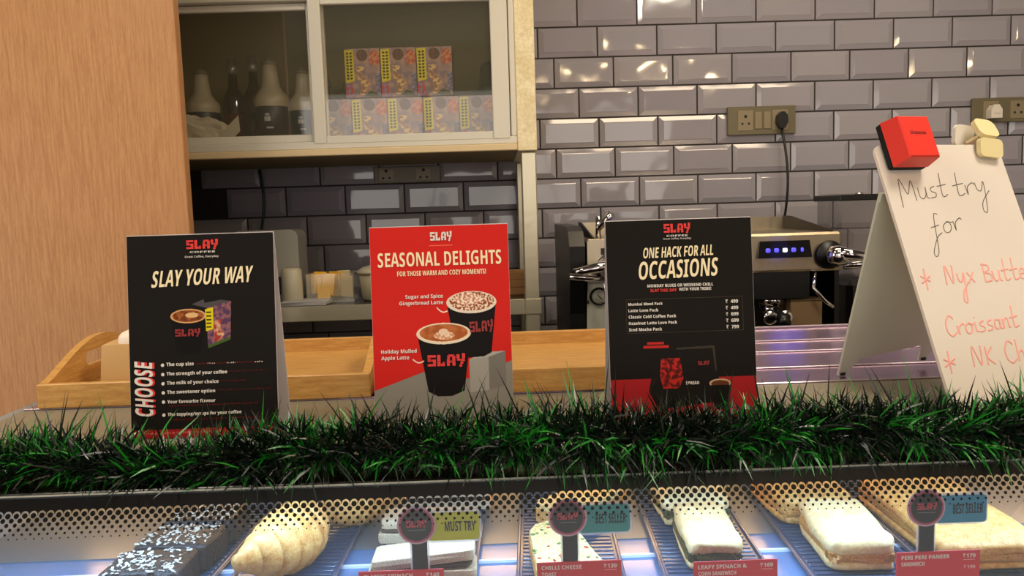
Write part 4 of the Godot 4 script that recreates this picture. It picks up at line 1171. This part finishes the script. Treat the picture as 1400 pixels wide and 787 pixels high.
# ------------------------------------------------------------------ white board with handwriting
# pen strokes of each letter: polylines in units of the small letters' height, then the advance
func pen_glyphs() -> Dictionary:
	return {
		"M": [[[0, -0.5], [0.05, 1.7], [0.55, 0.5], [0.95, 1.5], [1.15, -0.1]], 1.4],
		"u": [[[0, 0.9], [0.05, 0.2], [0.3, 0.0], [0.55, 0.3], [0.6, 0.9], [0.62, 0.1], [0.8, 0.0]], 0.85],
		"s": [[[0.5, 0.9], [0.15, 0.75], [0.2, 0.5], [0.5, 0.35], [0.45, 0.05], [0.05, 0.0]], 0.7],
		"t": [[[0.35, 1.9], [0.3, 0.2], [0.5, 0.0], [0.75, 0.15]], [[0.0, 0.85], [0.75, 0.95]], 0.85],
		"r": [[[0, 0.8], [0.1, 0.0], [0.15, 0.6], [0.5, 0.9], [0.65, 0.75]], 0.7],
		"y": [[[0, 0.9], [0.1, 0.3], [0.35, 0.2], [0.6, 0.9], [0.6, 0.0], [0.45, -1.5], [0.2, -1.4], [0.3, -0.7], [0.9, 0.1]], 0.95],
		"f": [[[0.55, 1.6], [0.3, 1.7], [0.2, 0.8], [0.1, -1.2], [-0.15, -1.6], [-0.25, -1.2], [0.2, -0.2], [0.6, 0.1]], [[-0.1, 0.7], [0.5, 0.75]], 0.75],
		"o": [[[0.35, 0.85], [0.05, 0.6], [0.1, 0.1], [0.4, 0.0], [0.6, 0.35], [0.5, 0.8], [0.3, 0.85], [0.75, 0.7]], 0.8],
		"*": [[[0.4, 1.5], [0.4, -0.3]], [[0.0, 0.9], [0.8, 0.4]], [[0.0, 0.3], [0.85, 0.9]], 1.5],
		"N": [[[0, 0.0], [0.1, 1.6], [0.6, 0.1], [0.75, 1.6]], 1.05],
		"x": [[[0, 0.9], [0.6, 0.0]], [[0.6, 0.9], [0.0, 0.0]], 0.75],
		"B": [[[0.1, 1.6], [0.15, 0.0]], [[0.0, 1.5], [0.6, 1.4], [0.6, 1.0], [0.2, 0.8], [0.75, 0.6], [0.7, 0.1], [0.1, 0.0]], 0.95],
		"e": [[[0.05, 0.45], [0.5, 0.55], [0.4, 0.9], [0.1, 0.8], [0.05, 0.2], [0.3, 0.0], [0.65, 0.15]], 0.7],
		"C": [[[0.75, 1.4], [0.4, 1.7], [0.05, 1.1], [0.1, 0.3], [0.45, -0.05], [0.85, 0.2]], 0.95],
		"i": [[[0.1, 0.9], [0.15, 0.1], [0.35, 0.1]], [[0.12, 1.3], [0.16, 1.25]], 0.4],
		"a": [[[0.5, 0.8], [0.15, 0.8], [0.05, 0.3], [0.25, 0.0], [0.5, 0.3], [0.52, 0.85], [0.55, 0.1], [0.75, 0.05]], 0.8],
		"n": [[[0, 0.85], [0.05, 0.0], [0.1, 0.6], [0.35, 0.9], [0.5, 0.7], [0.5, 0.1], [0.65, 0.05]], 0.7],
		"K": [[[0.05, 1.5], [0.05, 0.0]], [[0.6, 1.4], [0.1, 0.7], [0.65, 0.0]], 0.85],
		"c": [[[0.5, 0.8], [0.2, 0.85], [0.05, 0.4], [0.25, 0.0], [0.6, 0.15]], 0.65],
		"h": [[[0.05, 1.8], [0.05, 0.0], [0.1, 0.6], [0.35, 0.85], [0.5, 0.6], [0.5, 0.0]], 0.7],
		"l": [[[0.1, 0.2], [0.35, 1.6], [0.15, 1.7], [0.12, 0.1], [0.35, 0.05]], 0.45],
		" ": [0.7]}

func handwrite(parent: Node, s: String, m: Material, u: float, v: float, size: float, width: float, slope: float, pen: float) -> void:
	var g := pen_glyphs()
	var total := 0.0
	for ch in s: total += g[ch][-1]
	var sx := width / total
	var st := mb(true)
	var x := 0.0
	for ch in s:
		for k in g[ch].size() - 1:
			var pts := []
			var line: Array = g[ch][k]
			for i in line.size():
				var p := Vector2((x + line[i][0]) * sx + line[i][1] * size * 0.12, line[i][1] * size)
				pts.append(Vector3(u + p.x, -v + p.y + p.x * slope, 0.0004))
			# round the corners off a little
			var c := Curve3D.new()
			for i in pts.size():
				var tan: Vector3 = (pts[mini(i + 1, pts.size() - 1)] - pts[maxi(i - 1, 0)]) * 0.16
				c.add_point(pts[i], -tan, tan)
			c.bake_interval = 0.0012
			var bk := []
			for q in c.get_baked_points(): bk.append(q)
			if bk.size() > 1: tube(st, bk, pen, 5)
		x += g[ch][-1]
	var o := obj("handwriting", st, m, parent)
	o.scale.z = 0.4

func build_whiteboard() -> void:
	var W := 0.222; var Ls := 0.342
	var wv := Vector3(0.927, 0, -0.375).normalized()
	var nv := Vector3(0.375, 0, 0.927).normalized()
	var TL := Vector3(0.441, 1.5685, -1.0437)
	var dn := (nv * 0.128 + Vector3(0, -0.317, 0)).normalized()
	var bn := wv.cross(-dn).normalized()
	var foot := Vector3(TL.x + 0.04, TOP, -1.05)
	var t := thing("easel_board", "white folding easel board with handwritten must-try list at the right", "easel board", foot)
	var bas := Basis(wv, -dn, bn)
	var white := mk("board_white", Color(0.86, 0.82, 0.78), 0.32)
	# front panel: x along the top edge, y up the slope, origin at the top left corner
	var front := Node3D.new()
	var st := mb()
	prism(st, round_rect(W, Ls, 0.014), -0.004, 0.0, Transform3D(Basis.IDENTITY, Vector3(W / 2, -Ls / 2, 0)))
	var fp := obj("front_panel", st, white, t)
	fp.transform = Transform3D(bas, TL - foot)
	front.free()
	var ink := mk("marker_grey", Color(0.34, 0.31, 0.29), 0.6)
	var pink := mk("marker_pink", Color(0.92, 0.65, 0.61), 0.6)
	handwrite(fp, "Must", ink, 0.020, 0.079, 0.0175, 0.083, 0.06, 0.00065)
	handwrite(fp, "try", ink, 0.112, 0.075, 0.0175, 0.066, 0.08, 0.00065)
	handwrite(fp, "for", ink, 0.055, 0.128, 0.0165, 0.055, 0.15, 0.00065)
	handwrite(fp, "* Nyx Butter", pink, 0.010, 0.193, 0.0155, 0.195, 0.0, 0.0013)
	handwrite(fp, "Croissant", pink, 0.026, 0.257, 0.0145, 0.125, 0.02, 0.0013)
	handwrite(fp, "* NK Chocol", pink, 0.006, 0.298, 0.0155, 0.195, 0.0, 0.0013)
	# rear panel: hinged below the top, with two feet and a raised middle
	var hinge := TL + dn * 0.058 - bn * 0.006
	var rear_foot := Vector3(0.428, TOP + 0.0005, -1.1165)
	var rl := hinge.distance_to(rear_foot)
	var a := (hinge - rear_foot).normalized()
	var wr := (wv - a * wv.dot(a)).normalized()
	var ly := rl - 0.007
	var rw := 0.170
	st = mb()
	prism(st, PackedVector2Array([Vector2(0, 0), Vector2(0.012, 0), Vector2(0.034, 0.022), Vector2(rw - 0.024, 0.027), Vector2(rw - 0.022, 0.0), Vector2(rw - 0.008, 0.0), Vector2(rw, 0.02), Vector2(rw, ly), Vector2(0, ly)]), -0.0035, 0.0)
	var rp := obj("rear_panel", st, mk("board_rear", Color(0.82, 0.84, 0.79), 0.3), t)
	mats["board_rear"].backlight_enabled = true
	mats["board_rear"].backlight = Color(0.75, 0.75, 0.72)
	rp.transform = Transform3D(Basis(wr, a, wr.cross(a).normalized()), rear_foot - foot)
	for fx in [0.006, rw - 0.015]:
		st = mb(); box(st, Vector3(fx, 0.003, 0.0015), Vector3(0.008, 0.004, 0.004), 0.001); obj("foot_stud", st, mk("black_plastic", Color.WHITE), rp)
	st = mb(); bar(st, Vector3(0.0, ly - 0.012, 0.0), Vector3(rw, ly, 0.0022)); obj("hinge_strip", st, mk("board_rear", Color.WHITE), rp)

	# magnetic eraser on the board's top left corner
	var er := thing("board_eraser", "red block eraser with black felt stuck on the white board's top corner", "eraser", TL)
	er.transform = Transform3D(bas, TL + bas * Vector3(0.040, -0.006, 0.0005))
	st = mb(); box(st, Vector3(0, 0, 0.005), Vector3(0.058, 0.062, 0.010), 0.002); obj("felt", st, mk("felt_black", Color(0.03, 0.025, 0.025), 0.9), er)
	st = mb()
	var hw := 0.029; var hh := 0.031
	var lo := [Vector3(-hw, -hh, 0.010), Vector3(hw, -hh, 0.010), Vector3(hw, hh, 0.010), Vector3(-hw, hh, 0.010)]
	var hi := [Vector3(-hw * 0.86, -hh * 0.92, 0.034), Vector3(hw * 0.86, -hh * 0.92, 0.034), Vector3(hw * 0.86, hh * 0.92, 0.034), Vector3(-hw * 0.86, hh * 0.92, 0.034)]
	var tp := [Vector3(-hw * 0.80, -hh * 0.86, 0.036), Vector3(hw * 0.80, -hh * 0.86, 0.036), Vector3(hw * 0.80, hh * 0.86, 0.036), Vector3(-hw * 0.80, hh * 0.86, 0.036)]
	for i in 4:
		var j := (i + 1) % 4
		quad(st, lo[i], lo[j], hi[j], hi[i], (lo[i] + lo[j]) * 0.5)
		quad(st, hi[i], hi[j], tp[j], tp[i], (hi[i] + hi[j]) * 0.5 + Vector3(0, 0, 0.03))
	quad(st, tp[0], tp[1], tp[2], tp[3], Vector3(0, 0, 1)); quad(st, lo[0], lo[1], lo[2], lo[3], Vector3(0, 0, -1))
	obj("body", st, mk("eraser_red", Color(0.88, 0.18, 0.12), 0.45), er)
	text(er, "Unimax", mk("eraser_ink", Color(0.45, 0.07, 0.06), 0.5), 0.0, 0.005, 0.026, 0.005, 0.0362)

	# cream clip on the top right corner
	var cl := thing("board_clip", "cream plastic clip gripping the white board's top right corner", "clip", TL)
	cl.transform = Transform3D(bas * Basis(Vector3(0, 0, 1), -0.12), TL + bas * Vector3(0.196, 0.004, 0.0008))
	var cm := mk("clip_cream", Color(0.88, 0.82, 0.62), 0.4)
	st = mb(); prism(st, round_rect(0.040, 0.026, 0.007), 0.004, 0.011, Transform3D(Basis(Vector3(1, 0, 0), 0.22), Vector3(0, -0.012, 0.0))); obj("jaw", st, cm, cl)
	st = mb(); prism(st, round_rect(0.036, 0.030, 0.010), 0.004, 0.011, Transform3D(Basis(Vector3(1, 0, 0), -0.25), Vector3(0, 0.014, 0.0))); obj("grip", st, cm, cl)
	st = mb(); prism(st, round_rect(0.034, 0.030, 0.008), -0.022, -0.016, Transform3D(Basis(Vector3(1, 0, 0), 0.35), Vector3(-0.012, 0.010, 0.0))); obj("rear_grip", st, mk("white_plastic", Color.WHITE), cl)
	st = mb(); box(st, Vector3(0, 0.004, -0.0045), Vector3(0.03, 0.004, 0.02), 0.001); obj("spring", st, cm, cl)

	for o in [t, er, cl]: askew(o)

# ------------------------------------------------------------------ pastries
func build_food() -> void:
	var py := SHELF + 0.0035
	# ribbed slate plates
	var pm := mk("slate_plate", Color(0.20, 0.26, 0.36), 0.25)  # slate colour tinted blue for the strip light it reflects
	var st := mb(); box(st, Vector3(0, 0.002, 0), Vector3(0.116, 0.004, 0.33), 0.0015)
	st.generate_normals(); var slab := st.commit()
	st = mb()
	for k in 33:
		box(st, Vector3(0, 0.0047, -0.157 + 0.0098 * k), Vector3(0.104, 0.0014, 0.0055), 0.0006)
	st.generate_normals(); var ribs := st.commit()
	st = mb()
	for s in [-1.0, 1.0]:
		box(st, Vector3(s * 0.0565, 0.005, 0), Vector3(0.004, 0.004, 0.33), 0.001)
		box(st, Vector3(0, 0.005, s * 0.163), Vector3(0.112, 0.004, 0.004), 0.001)
	st.generate_normals(); var rim := st.commit()
	var on := ["the brownies", "the croissants", "the layered sandwiches", "the cheese toasts", "the spinach sandwiches", "the golden buns", "the long paneer sandwich"]
	var px := [-0.420, -0.284, -0.130, 0.030, 0.186, 0.340, 0.467]
	for i in 7:
		var p: Node3D = thing("slate_plate", "ribbed dark slate plate under %s" % on[i], "plate", Vector3(px[i], py, -0.935), 0, "slate plates in the display case")
		askew(p)
		inst("slab", slab, pm, p); inst("rim", rim, pm, p)
		inst("ribbing", ribs, pm, p)
	var y := py + 0.0055
	var crust := mk("bread_crust", Color.WHITE, 0.55)
	triplanar(crust, grain_tex(256, 12, 12, Color(0.74, 0.47, 0.18), Color(0.90, 0.72, 0.42), 81, 1.6, 0.5), 8.0)
	bumped(crust, bump_tex(256, 0.05, 82, 3.0, 3), 0.3)
	var pale := mk("bread_pale", Color.WHITE, 0.6)
	triplanar(pale, grain_tex(256, 14, 14, Color(0.82, 0.66, 0.40), Color(0.92, 0.83, 0.62), 83, 1.6, 0.5), 8.0)
	bumped(pale, bump_tex(256, 0.06, 84, 3.0, 3), 0.3)
	var crumb := mk("bread_crumb", Color.WHITE, 0.8)
	triplanar(crumb, grain_tex(256, 50, 50, Color(0.66, 0.53, 0.38), Color(0.86, 0.77, 0.62), 85, 1.6, 0.5), 10.0)

	# brownies with almond flakes
	var choc := mk("brownie", Color.WHITE, 0.5)
	triplanar(choc, grain_tex(256, 30, 30, Color(0.09, 0.048, 0.03), Color(0.24, 0.14, 0.09), 86, 1.5, 0.5), 12.0)
	bumped(choc, bump_tex(256, 0.08, 87, 5.0, 3), 0.6)
	var flake := mk("almond_flake", Color(0.78, 0.74, 0.66), 0.5)
	for b in [[-0.417, -0.795, 0.05, "nearest"], [-0.413, -0.864, -0.04, "middle"], [-0.412, -0.934, 0.03, "farthest"]]:
		var o: Node3D = thing("brownie", "dark chocolate brownie topped with almond flakes, %s of the three" % b[3], "brownie", Vector3(b[0], y, b[1]), b[2], "brownies on the first plate")
		askew(o)
		st = mb(); loaf(st, Vector3(0, 0.0165, 0), Vector3(0.042, 0.0165, 0.0315), 0.22, 0.16, 0.0016, 91 + int(b[1] * 100), 44, 18, Transform3D.IDENTITY, 90.0)
		obj("cake", st, choc, o)
		var fl := mb()
		for k in 130:
			var q := Vector3(rng.randf_range(-0.038, 0.038), 0.0335, rng.randf_range(-0.030, 0.030))
			var s := rng.randf_range(0.0012, 0.0030)
			box(fl, Vector3.ZERO, Vector3(s * 1.9, 0.0008, s), 0.0002, Transform3D(Basis.from_euler(Vector3(rng.randf_range(-0.5, 0.5), rng.randf() * TAU, rng.randf_range(-0.5, 0.5))), q))
		obj("almond_flakes", fl, flake, o).set_meta("kind", "stuff")

	# croissants: crescents of overlapping rolled bands
	for c in [[Vector3(-0.289, y, -0.848), 1.36, 0.150, 0.036, "large ridged golden croissant at the front of its plate"], [Vector3(-0.238, y, -0.978), 1.15, 0.125, 0.031, "pale golden croissant lying behind the large one"]]:
		var o: Node3D = thing("croissant", c[4], "croissant", c[0], c[1], "croissants on the second plate")
		askew(o)
		var Lc: float = c[2]; var R: float = c[3]
		var core := mb(true)
		var pts := []; var rad := []
		for k in 15:
			var f := k / 14.0
			pts.append(Vector3((f - 0.5) * Lc * 0.98, R * 0.96, 0.020 * cos((f - 0.5) * PI * 1.1) - 0.01)); rad.append(R * 0.72 * pow(sin(PI * clampf(f, 0.06, 0.94)), 0.6))
		tube(core, pts, rad, 16)
		obj("dough_core", core, crust, o)
		for k in 9:
			var bnd := mb(true)
			var f0 := k / 9.0; var f1 := minf((k + 1.5) / 9.0, 0.99)
			var bp := []; var br := []
			for i in 11:
				var q := i / 10.0
				var f := lerpf(f0, f1, q)
				var env := R * pow(maxf(0.0, sin(PI * clampf(f, 0.03, 0.97))), 0.62)
				# each band is proud at its near edge and tucks in under the next one
				var lip := [0.80, 0.97, 1.03, 1.02, 1.0, 0.98, 0.96, 0.94, 0.92, 0.9, 0.86][i] as float
				bp.append(Vector3((f - 0.5) * Lc, R * 0.96, 0.020 * cos((f - 0.5) * PI * 1.1) - 0.01)); br.append(env * lip)
			tube(bnd, bp, br, 22)
			obj("rolled_band", bnd, crust, o)

	# layered sandwiches: two bread slices with a thin filling
	var fill := mk("filling_brown", Color(0.30, 0.22, 0.14), 0.7)
	for s in [[Vector3(-0.124, y, -1.02), 0.02, 0.0, "farthest"], [Vector3(-0.136, y, -0.917), -0.05, 0.0, "middle"], [Vector3(-0.129, y, -0.820), 0.05, 0.09, "nearest"]]:
		var o: Node3D = thing("layered_sandwich", "pale crustless layered sandwich, %s of the three on its plate" % s[3], "sandwich", s[0], s[1], "layered sandwiches on the third plate")
		askew(o)
		for k in 2:
			st = mb(); loaf(st, Vector3.ZERO, Vector3(0.058 - 0.003 * k, 0.0065, 0.021), 0.22, 0.12, 0.0012, 120 + k, 40, 12, Transform3D(Basis(Vector3(0, 0, 1), s[2] * k), Vector3(0.002 * k, 0.007 + 0.0175 * k, 0)), 60.0)
			obj("bread_slice", st, crumb, o)
		st = mb(); loaf(st, Vector3(0, 0.0155, 0), Vector3(0.055, 0.0030, 0.0195), 0.4, 0.2, 0.002, 130, 40, 8, Transform3D(Basis(Vector3(0, 0, 1), s[2] * 0.5), Vector3.ZERO), 120.0); obj("filling", st, fill, o)

	# open cheese toasts: triangular bread with a speckled topping
	var cheese := mk("cheese_top", Color.WHITE, 0.45)
	triplanar(cheese, grain_tex(256, 26, 26, Color(0.80, 0.62, 0.28), Color(0.93, 0.91, 0.72), 88, 2.0, 0.5), 9.0)
	bumped(cheese, bump_tex(256, 0.08, 89, 5.0, 3), 0.5)
	var herb := mk("herb", Color(0.34, 0.44, 0.16), 0.6)
	var chili := mk("chili", Color(0.70, 0.20, 0.10), 0.5)
	for s in [[Vector3(0.022, y, -0.840), 0.0, "front cheese toast, pale triangle with green and red flecks"], [Vector3(0.058, y, -0.985), -0.9, "rear cheese toast, golden triangle behind the round sign"]]:
		var o: Node3D = thing("cheese_toast", s[2], "toast", s[0], s[1], "cheese toasts on the fourth plate")
		askew(o)
		var raw := PackedVector2Array([Vector2(-0.037, -0.035), Vector2(-0.030, -0.055), Vector2(-0.012, -0.068), Vector2(0.006, -0.066), Vector2(0.018, -0.045), Vector2(0.034, 0.02), Vector2(0.046, 0.058), Vector2(0.040, 0.066), Vector2(-0.02, 0.066), Vector2(-0.028, 0.058)])
		var flat := Transform3D(Basis(Vector3(1, 0, 0), Vector3(0, 0, 1), Vector3(0, 1, 0)), Vector3.ZERO)
		st = mb(); prism(st, raw, 0.001, 0.018, flat); obj("bread", st, crust, o)
		var tp := PackedVector2Array()
		for q in raw: tp.append(q * 0.97)
		st = mb(); prism(st, tp, 0.018, 0.024, flat); obj("melted_cheese", st, cheese, o)
		var h1 := mb(); var h2 := mb()
		for k in 70:
			var q := Vector2(rng.randf_range(-0.04, 0.048), rng.randf_range(-0.068, 0.066))
			if not Geometry2D.is_point_in_polygon(q, tp): continue
			box(h1 if k % 3 else h2, Vector3.ZERO, Vector3(0.004, 0.0012, 0.0026) * rng.randf_range(0.5, 1.2), 0.0003, Transform3D(Basis(Vector3.UP, rng.randf() * TAU), Vector3(q.x, 0.0245, q.y)))
		obj("herb_flecks", h1, herb, o).set_meta("kind", "stuff"); obj("chili_flecks", h2, chili, o).set_meta("kind", "stuff")

	# filled buns
	var green := mk("spinach", Color.WHITE, 0.5)
	triplanar(green, grain_tex(256, 40, 40, Color(0.07, 0.09, 0.03), Color(0.42, 0.38, 0.14), 92, 2.2, 0.5), 10.0)
	var paneer := mk("paneer", Color.WHITE, 0.5)
	triplanar(paneer, grain_tex(256, 30, 30, Color(0.62, 0.36, 0.12), Color(0.85, 0.66, 0.34), 93, 2.0, 0.5), 10.0)
	for s in [
		[Vector3(0.185, y, -0.867), 0.058, 0.108, 0.0, green, pale, "spinach_sandwich", "front bun sandwich with dark green spinach filling showing", "bun sandwiches on the fifth plate"],
		[Vector3(0.188, y, -0.985), 0.082, 0.10, 0.05, green, pale, "spinach_sandwich", "rear bun sandwich behind the one with spinach showing", "bun sandwiches on the fifth plate"],
		[Vector3(0.339, y, -0.864), 0.070, 0.116, -0.03, paneer, pale, "golden_bun", "front glossy golden bun with a pale top", "golden buns on the sixth plate"],
		[Vector3(0.332, y, -0.992), 0.090, 0.12, 0.08, paneer, crust, "golden_bun", "rear golden-brown bun under the dotted glass edge", "golden buns on the sixth plate"],
		[Vector3(0.468, y, -0.908), 0.108, 0.215, 0.04, paneer, crust, "paneer_sandwich", "long golden bread sandwich behind the rightmost round sign", ""]]:
		var o: Node3D = thing(s[6], s[7], "sandwich" if "sandwich" in s[6] else "bun", s[0], s[3], s[8])
		askew(o)
		var w: float = s[1]; var d: float = s[2]
		var sd := 140 + int(w * 1000 + d * 700)
		st = mb(true); loaf(st, Vector3(0, 0.006, 0), Vector3(w / 2, 0.006, d / 2), 0.4, 0.22, 0.003, sd, 48, 12, Transform3D.IDENTITY, 50.0); obj("bread_base", st, s[5], o)
		st = mb(); loaf(st, Vector3(0, 0.0155, 0), Vector3(w / 2 * 0.99, 0.0075, d / 2 * 1.025), 0.4, 0.2, 0.005, sd + 1, 70, 14, Transform3D.IDENTITY, 160.0); obj("filling", st, s[4], o)
		st = mb(true); loaf(st, Vector3(0, 0.0275, 0), Vector3(w / 2 * 1.02, 0.0145, d / 2 * 1.01), 0.72, 0.26, 0.005, sd + 2, 64, 26, Transform3D(Basis(Vector3(1, 0, 0), 0.03), Vector3.ZERO), 30.0); obj("bread_top", st, s[5], o)

# ------------------------------------------------------------------ price tags with round signs
func build_price_tags() -> void:
	var red := mk("tag_red", Color(0.80, 0.16, 0.22), 0.4)
	var white := mk("ink_white", Color.WHITE)
	var pinkw := mk("ink_pale_red", Color(0.93, 0.70, 0.70), 0.5)
	var dark := mk("sign_dark", Color(0.14, 0.11, 0.13), 0.35)
	var rim := mk("sign_rim", Color(0.66, 0.28, 0.38), 0.4)
	var logo := mk("sign_logo", Color(0.75, 0.22, 0.28), 0.5)
	var clear := mk("clear_acrylic", Color(0.93, 0.93, 0.97, 0.35), 0.1)
	clear.transparency = BaseMaterial3D.TRANSPARENCY_ALPHA
	var z := -0.735
	for p in [
		[-0.1028, 1.157, "CLASSIC SPINACH", "", "140", 0.019, "MUST TRY", Color(0.74, 0.74, 0.18), "red price tag CLASSIC SPINACH with a round sign and yellow MUST TRY flag"],
		[0.0695, 1.159, "CHILLI CHEESE", "TOAST", "139", -0.009, "BEST SELLER", Color(0.22, 0.56, 0.57), "red price tag CHILLI CHEESE TOAST with a round sign and teal BEST SELLER flag"],
		[0.222, 1.1535, "LEAFY SPINACH &", "CORN SANDWICH", "169", 99.0, "", Color.BLACK, "red price tag LEAFY SPINACH & CORN SANDWICH without a round sign"],
		[0.4215, 1.155, "PERI PERI PANEER", "SANDWICH", "179", -0.012, "BEST SELLER", Color(0.22, 0.52, 0.66), "red price tag PERI PERI PANEER SANDWICH with a blue BEST SELLER flag"]]:
		var t := thing("price_tag", p[8], "price tag", Vector3(p[0], maxf(SHELF + 0.0004, p[1] - 0.056 * 0.95), z), 0.0, "red price tags on the shelf edge")
		var st := mb(); box(st, Vector3(0, 0.028, 0), Vector3(0.0865, 0.056, 0.0015)); obj("card", st, red, t)
		var zz := 0.0009
		text(t, p[2], white, -0.0385, 0.0505, 0.050 if p[3] == "" or len(p[2]) > 14 else 0.041, 0.0042, zz, 0, 0, bold, -1)
		if p[3] != "": text(t, p[3], white, -0.0385, 0.0435, 0.0030 * len(p[3]), 0.0042, zz, 0, 0, bold, -1)
		text(t, p[4], white, 0.0385, 0.0505, 0.0095, 0.0042, zz, 0, 0, bold, 1)
		rupee(t, white, 0.0253, 0.0505, 0.0042, zz + 0.0001)
		st = mb(); box(st, Vector3(0.032, 0.0462, zz), Vector3(0.0125, 0.0005, 0.0003)); obj("underline", st, pinkw, t)
		if p[3] == "SANDWICH":
			rupee(t, pinkw, 0.0265, 0.0385, 0.0036, zz + 0.0001)
			text(t, "199", pinkw, 0.0385, 0.0385, 0.0085, 0.0036, zz, 0, 0, bold, 1)
		# clear foot it stands on
		t.scale = Vector3.ONE * 0.95
		st = mb(); box(st, Vector3(0, 0.002, -0.010), Vector3(0.05, 0.004, 0.018), 0.0005); obj("foot", st, clear, t)
		if p[5] > 1.0: continue
		var sx: float = p[5]
		st = mb(); box(st, Vector3(sx + 0.0005, 0.068, -0.0022), Vector3(0.0155, 0.045, 0.0014)); obj("stem", st, dark, t)
		st = mb(); box(st, Vector3(sx + 0.0005, 0.068, -0.0032), Vector3(0.0195, 0.045, 0.0006)); obj("stem_backing", st, clear, t)
		var c := Vector3(sx - 0.0015, 0.1025, 0)
		st = mb(); prism(st, circle(0.0198, 36), -0.0008, 0.0, Transform3D(Basis.IDENTITY, c)); var disc := obj("round_sign", st, mk("acrylic_pink", Color(0.78, 0.66, 0.72), 0.25), t)
		st = mb(); prism(st, circle(0.0180, 36), 0.0, 0.0006, Transform3D(Basis.IDENTITY, c)); obj("rim_ring", st, rim, disc)
		st = mb(); prism(st, circle(0.0158, 36), 0.0006, 0.0010, Transform3D(Basis.IDENTITY, c)); obj("face", st, dark, disc)
		slay_logo(disc, logo, c.x, c.y + 0.002, 0.0205, 0.0068, 0.0013)
		st = mb(); box(st, c + Vector3(0, -0.0045, 0.0012), Vector3(0.018, 0.0008, 0.0003)); obj("logo_line", st, mk("ink_grey", Color(0.45, 0.42, 0.45), 0.5), disc)
		var fm := mk("flag_%s" % (p[7] as Color).to_html(), p[7], 0.35)
		var fx := sx + 0.036
		st = mb(); prism(st, round_rect(0.056, 0.034, 0.006), -0.0032, -0.0024, Transform3D(Basis.IDENTITY, Vector3(fx, 0.0995, 0))); obj("flag_backing", st, clear, t)
		st = mb(); prism(st, round_rect(0.052, 0.029, 0.004), -0.0024, -0.0012, Transform3D(Basis.IDENTITY, Vector3(fx, 0.0995, 0))); var fl := obj("flag", st, fm, t)
		text(fl, p[6], mk("ink_black", Color(0.05, 0.05, 0.06), 0.5), fx + 0.0065, 0.0998, 0.031, 0.0105, -0.0009)

# ------------------------------------------------------------------ tinsel garland
func build_garland() -> void:
	var t := thing("tinsel_garland", "thick dark green tinsel garland lying along the case's front edge", "garland", Vector3(0, TOP, -0.750))
	var center := func(x: float):
		return Vector3(x, lerpf(0.013, 0.025, smoothstep(-0.40, -0.05, x)) + 0.003 * sin(x * 9.0 + 1.0) + 0.004 * sin(x * 23.0), 0.012 * sin(x * 6.0 + 0.5) + 0.006 * sin(x * 17.0))
	var core := mb(true)
	var cp := []
	for i in 80: cp.append(center.call(-0.64 + 1.75 * i / 79.0))
	tube(core, cp, 0.004, 6)
	obj("wire", core, mk("wire_dark", Color(0.01, 0.02, 0.012), 0.6), t)
	var dark := mk("tinsel_dark", Color(0.010, 0.060, 0.026), 0.28); dark.metallic_specular = 0.55
	var mid := mk("tinsel_mid", Color(0.020, 0.14, 0.05), 0.35); mid.metallic_specular = 0.6
	var bright := mk("tinsel_bright", Color(0.07, 0.50, 0.09), 0.35); bright.metallic_specular = 0.7
	var cl := noise(1.0, 2, 201)
	var V := [PackedVector3Array(), PackedVector3Array(), PackedVector3Array()]
	var N := [PackedVector3Array(), PackedVector3Array(), PackedVector3Array()]
	for i in 30000:
		var x := rng.randf_range(-0.64, 1.08)
		var c: Vector3 = center.call(x)
		var ang := rng.randf() * TAU
		var d := Vector3(rng.randf_range(-0.5, 0.5), sin(ang), cos(ang)).normalized()
		var fat := 1.0 + 0.35 * cl.get_noise_2d(x * 12.0, ang * 0.8)
		var root := c + d * Vector3(1, 0.8, 1.15) * rng.randf_range(0.002, 0.028) * fat
		var d2 := (d + 0.75 * Vector3(rng.randf_range(-1, 1), rng.randf_range(-1, 1), rng.randf_range(-1, 1))).normalized()
		var stray := rng.randf() < 0.05 and d.y > 0.3
		if stray: d2 = (d + 0.35 * Vector3(rng.randf_range(-1, 1), rng.randf_range(0, 1), rng.randf_range(-1, 0.5))).normalized()
		var tip := root + d2 * (rng.randf_range(0.036, 0.060) if stray else rng.randf_range(0.016, 0.033)) * fat + Vector3(0, -0.003, 0)
		# needles rest on the case top, or hang a little way over its edge
		var floor_y := func(p: Vector3): return 0.0012 if p.z - 0.750 < -0.722 else -0.024
		if root.y < floor_y.call(root): root.y = floor_y.call(root) + rng.randf() * 0.006
		if tip.y < floor_y.call(tip): tip.y = floor_y.call(tip) + rng.randf() * 0.006
		var mi := (root + tip) / 2 + Vector3(0, 0.0015, 0)
		var side := (tip - root).cross(Vector3(rng.randf_range(-1, 1), rng.randf_range(-1, 1), rng.randf_range(-1, 1))).normalized() * rng.randf_range(0.0006, 0.0011)
		# clumps of brighter strands, as the garland's own two-tone foil
		var tone := cl.get_noise_3d(x * 9.0, sin(ang) * 1.6 + 7.0, cos(ang) * 1.6)
		var k := 0
		var r := rng.randf()
		if tone > 0.16: k = 2 if r < 0.7 else 1
		elif tone > 0.05: k = 1 if r < 0.5 else 0
		elif r < 0.12: k = 1
		var nn := side.cross(tip - root).normalized()
		for q in [root - side, mi - side, mi + side, root - side, mi + side, root + side, mi - side, tip, mi + side]:
			V[k].append(q); N[k].append(nn)
	var nm := ["dark_strands", "green_strands", "bright_strands"]
	var mt := [dark, mid, bright]
	for k in 3:
		var arr := []
		arr.resize(Mesh.ARRAY_MAX)
		arr[Mesh.ARRAY_VERTEX] = V[k]; arr[Mesh.ARRAY_NORMAL] = N[k]
		var am := ArrayMesh.new()
		am.add_surface_from_arrays(Mesh.PRIMITIVE_TRIANGLES, arr)
		inst(nm[k], am, mt[k], t).set_meta("kind", "stuff")
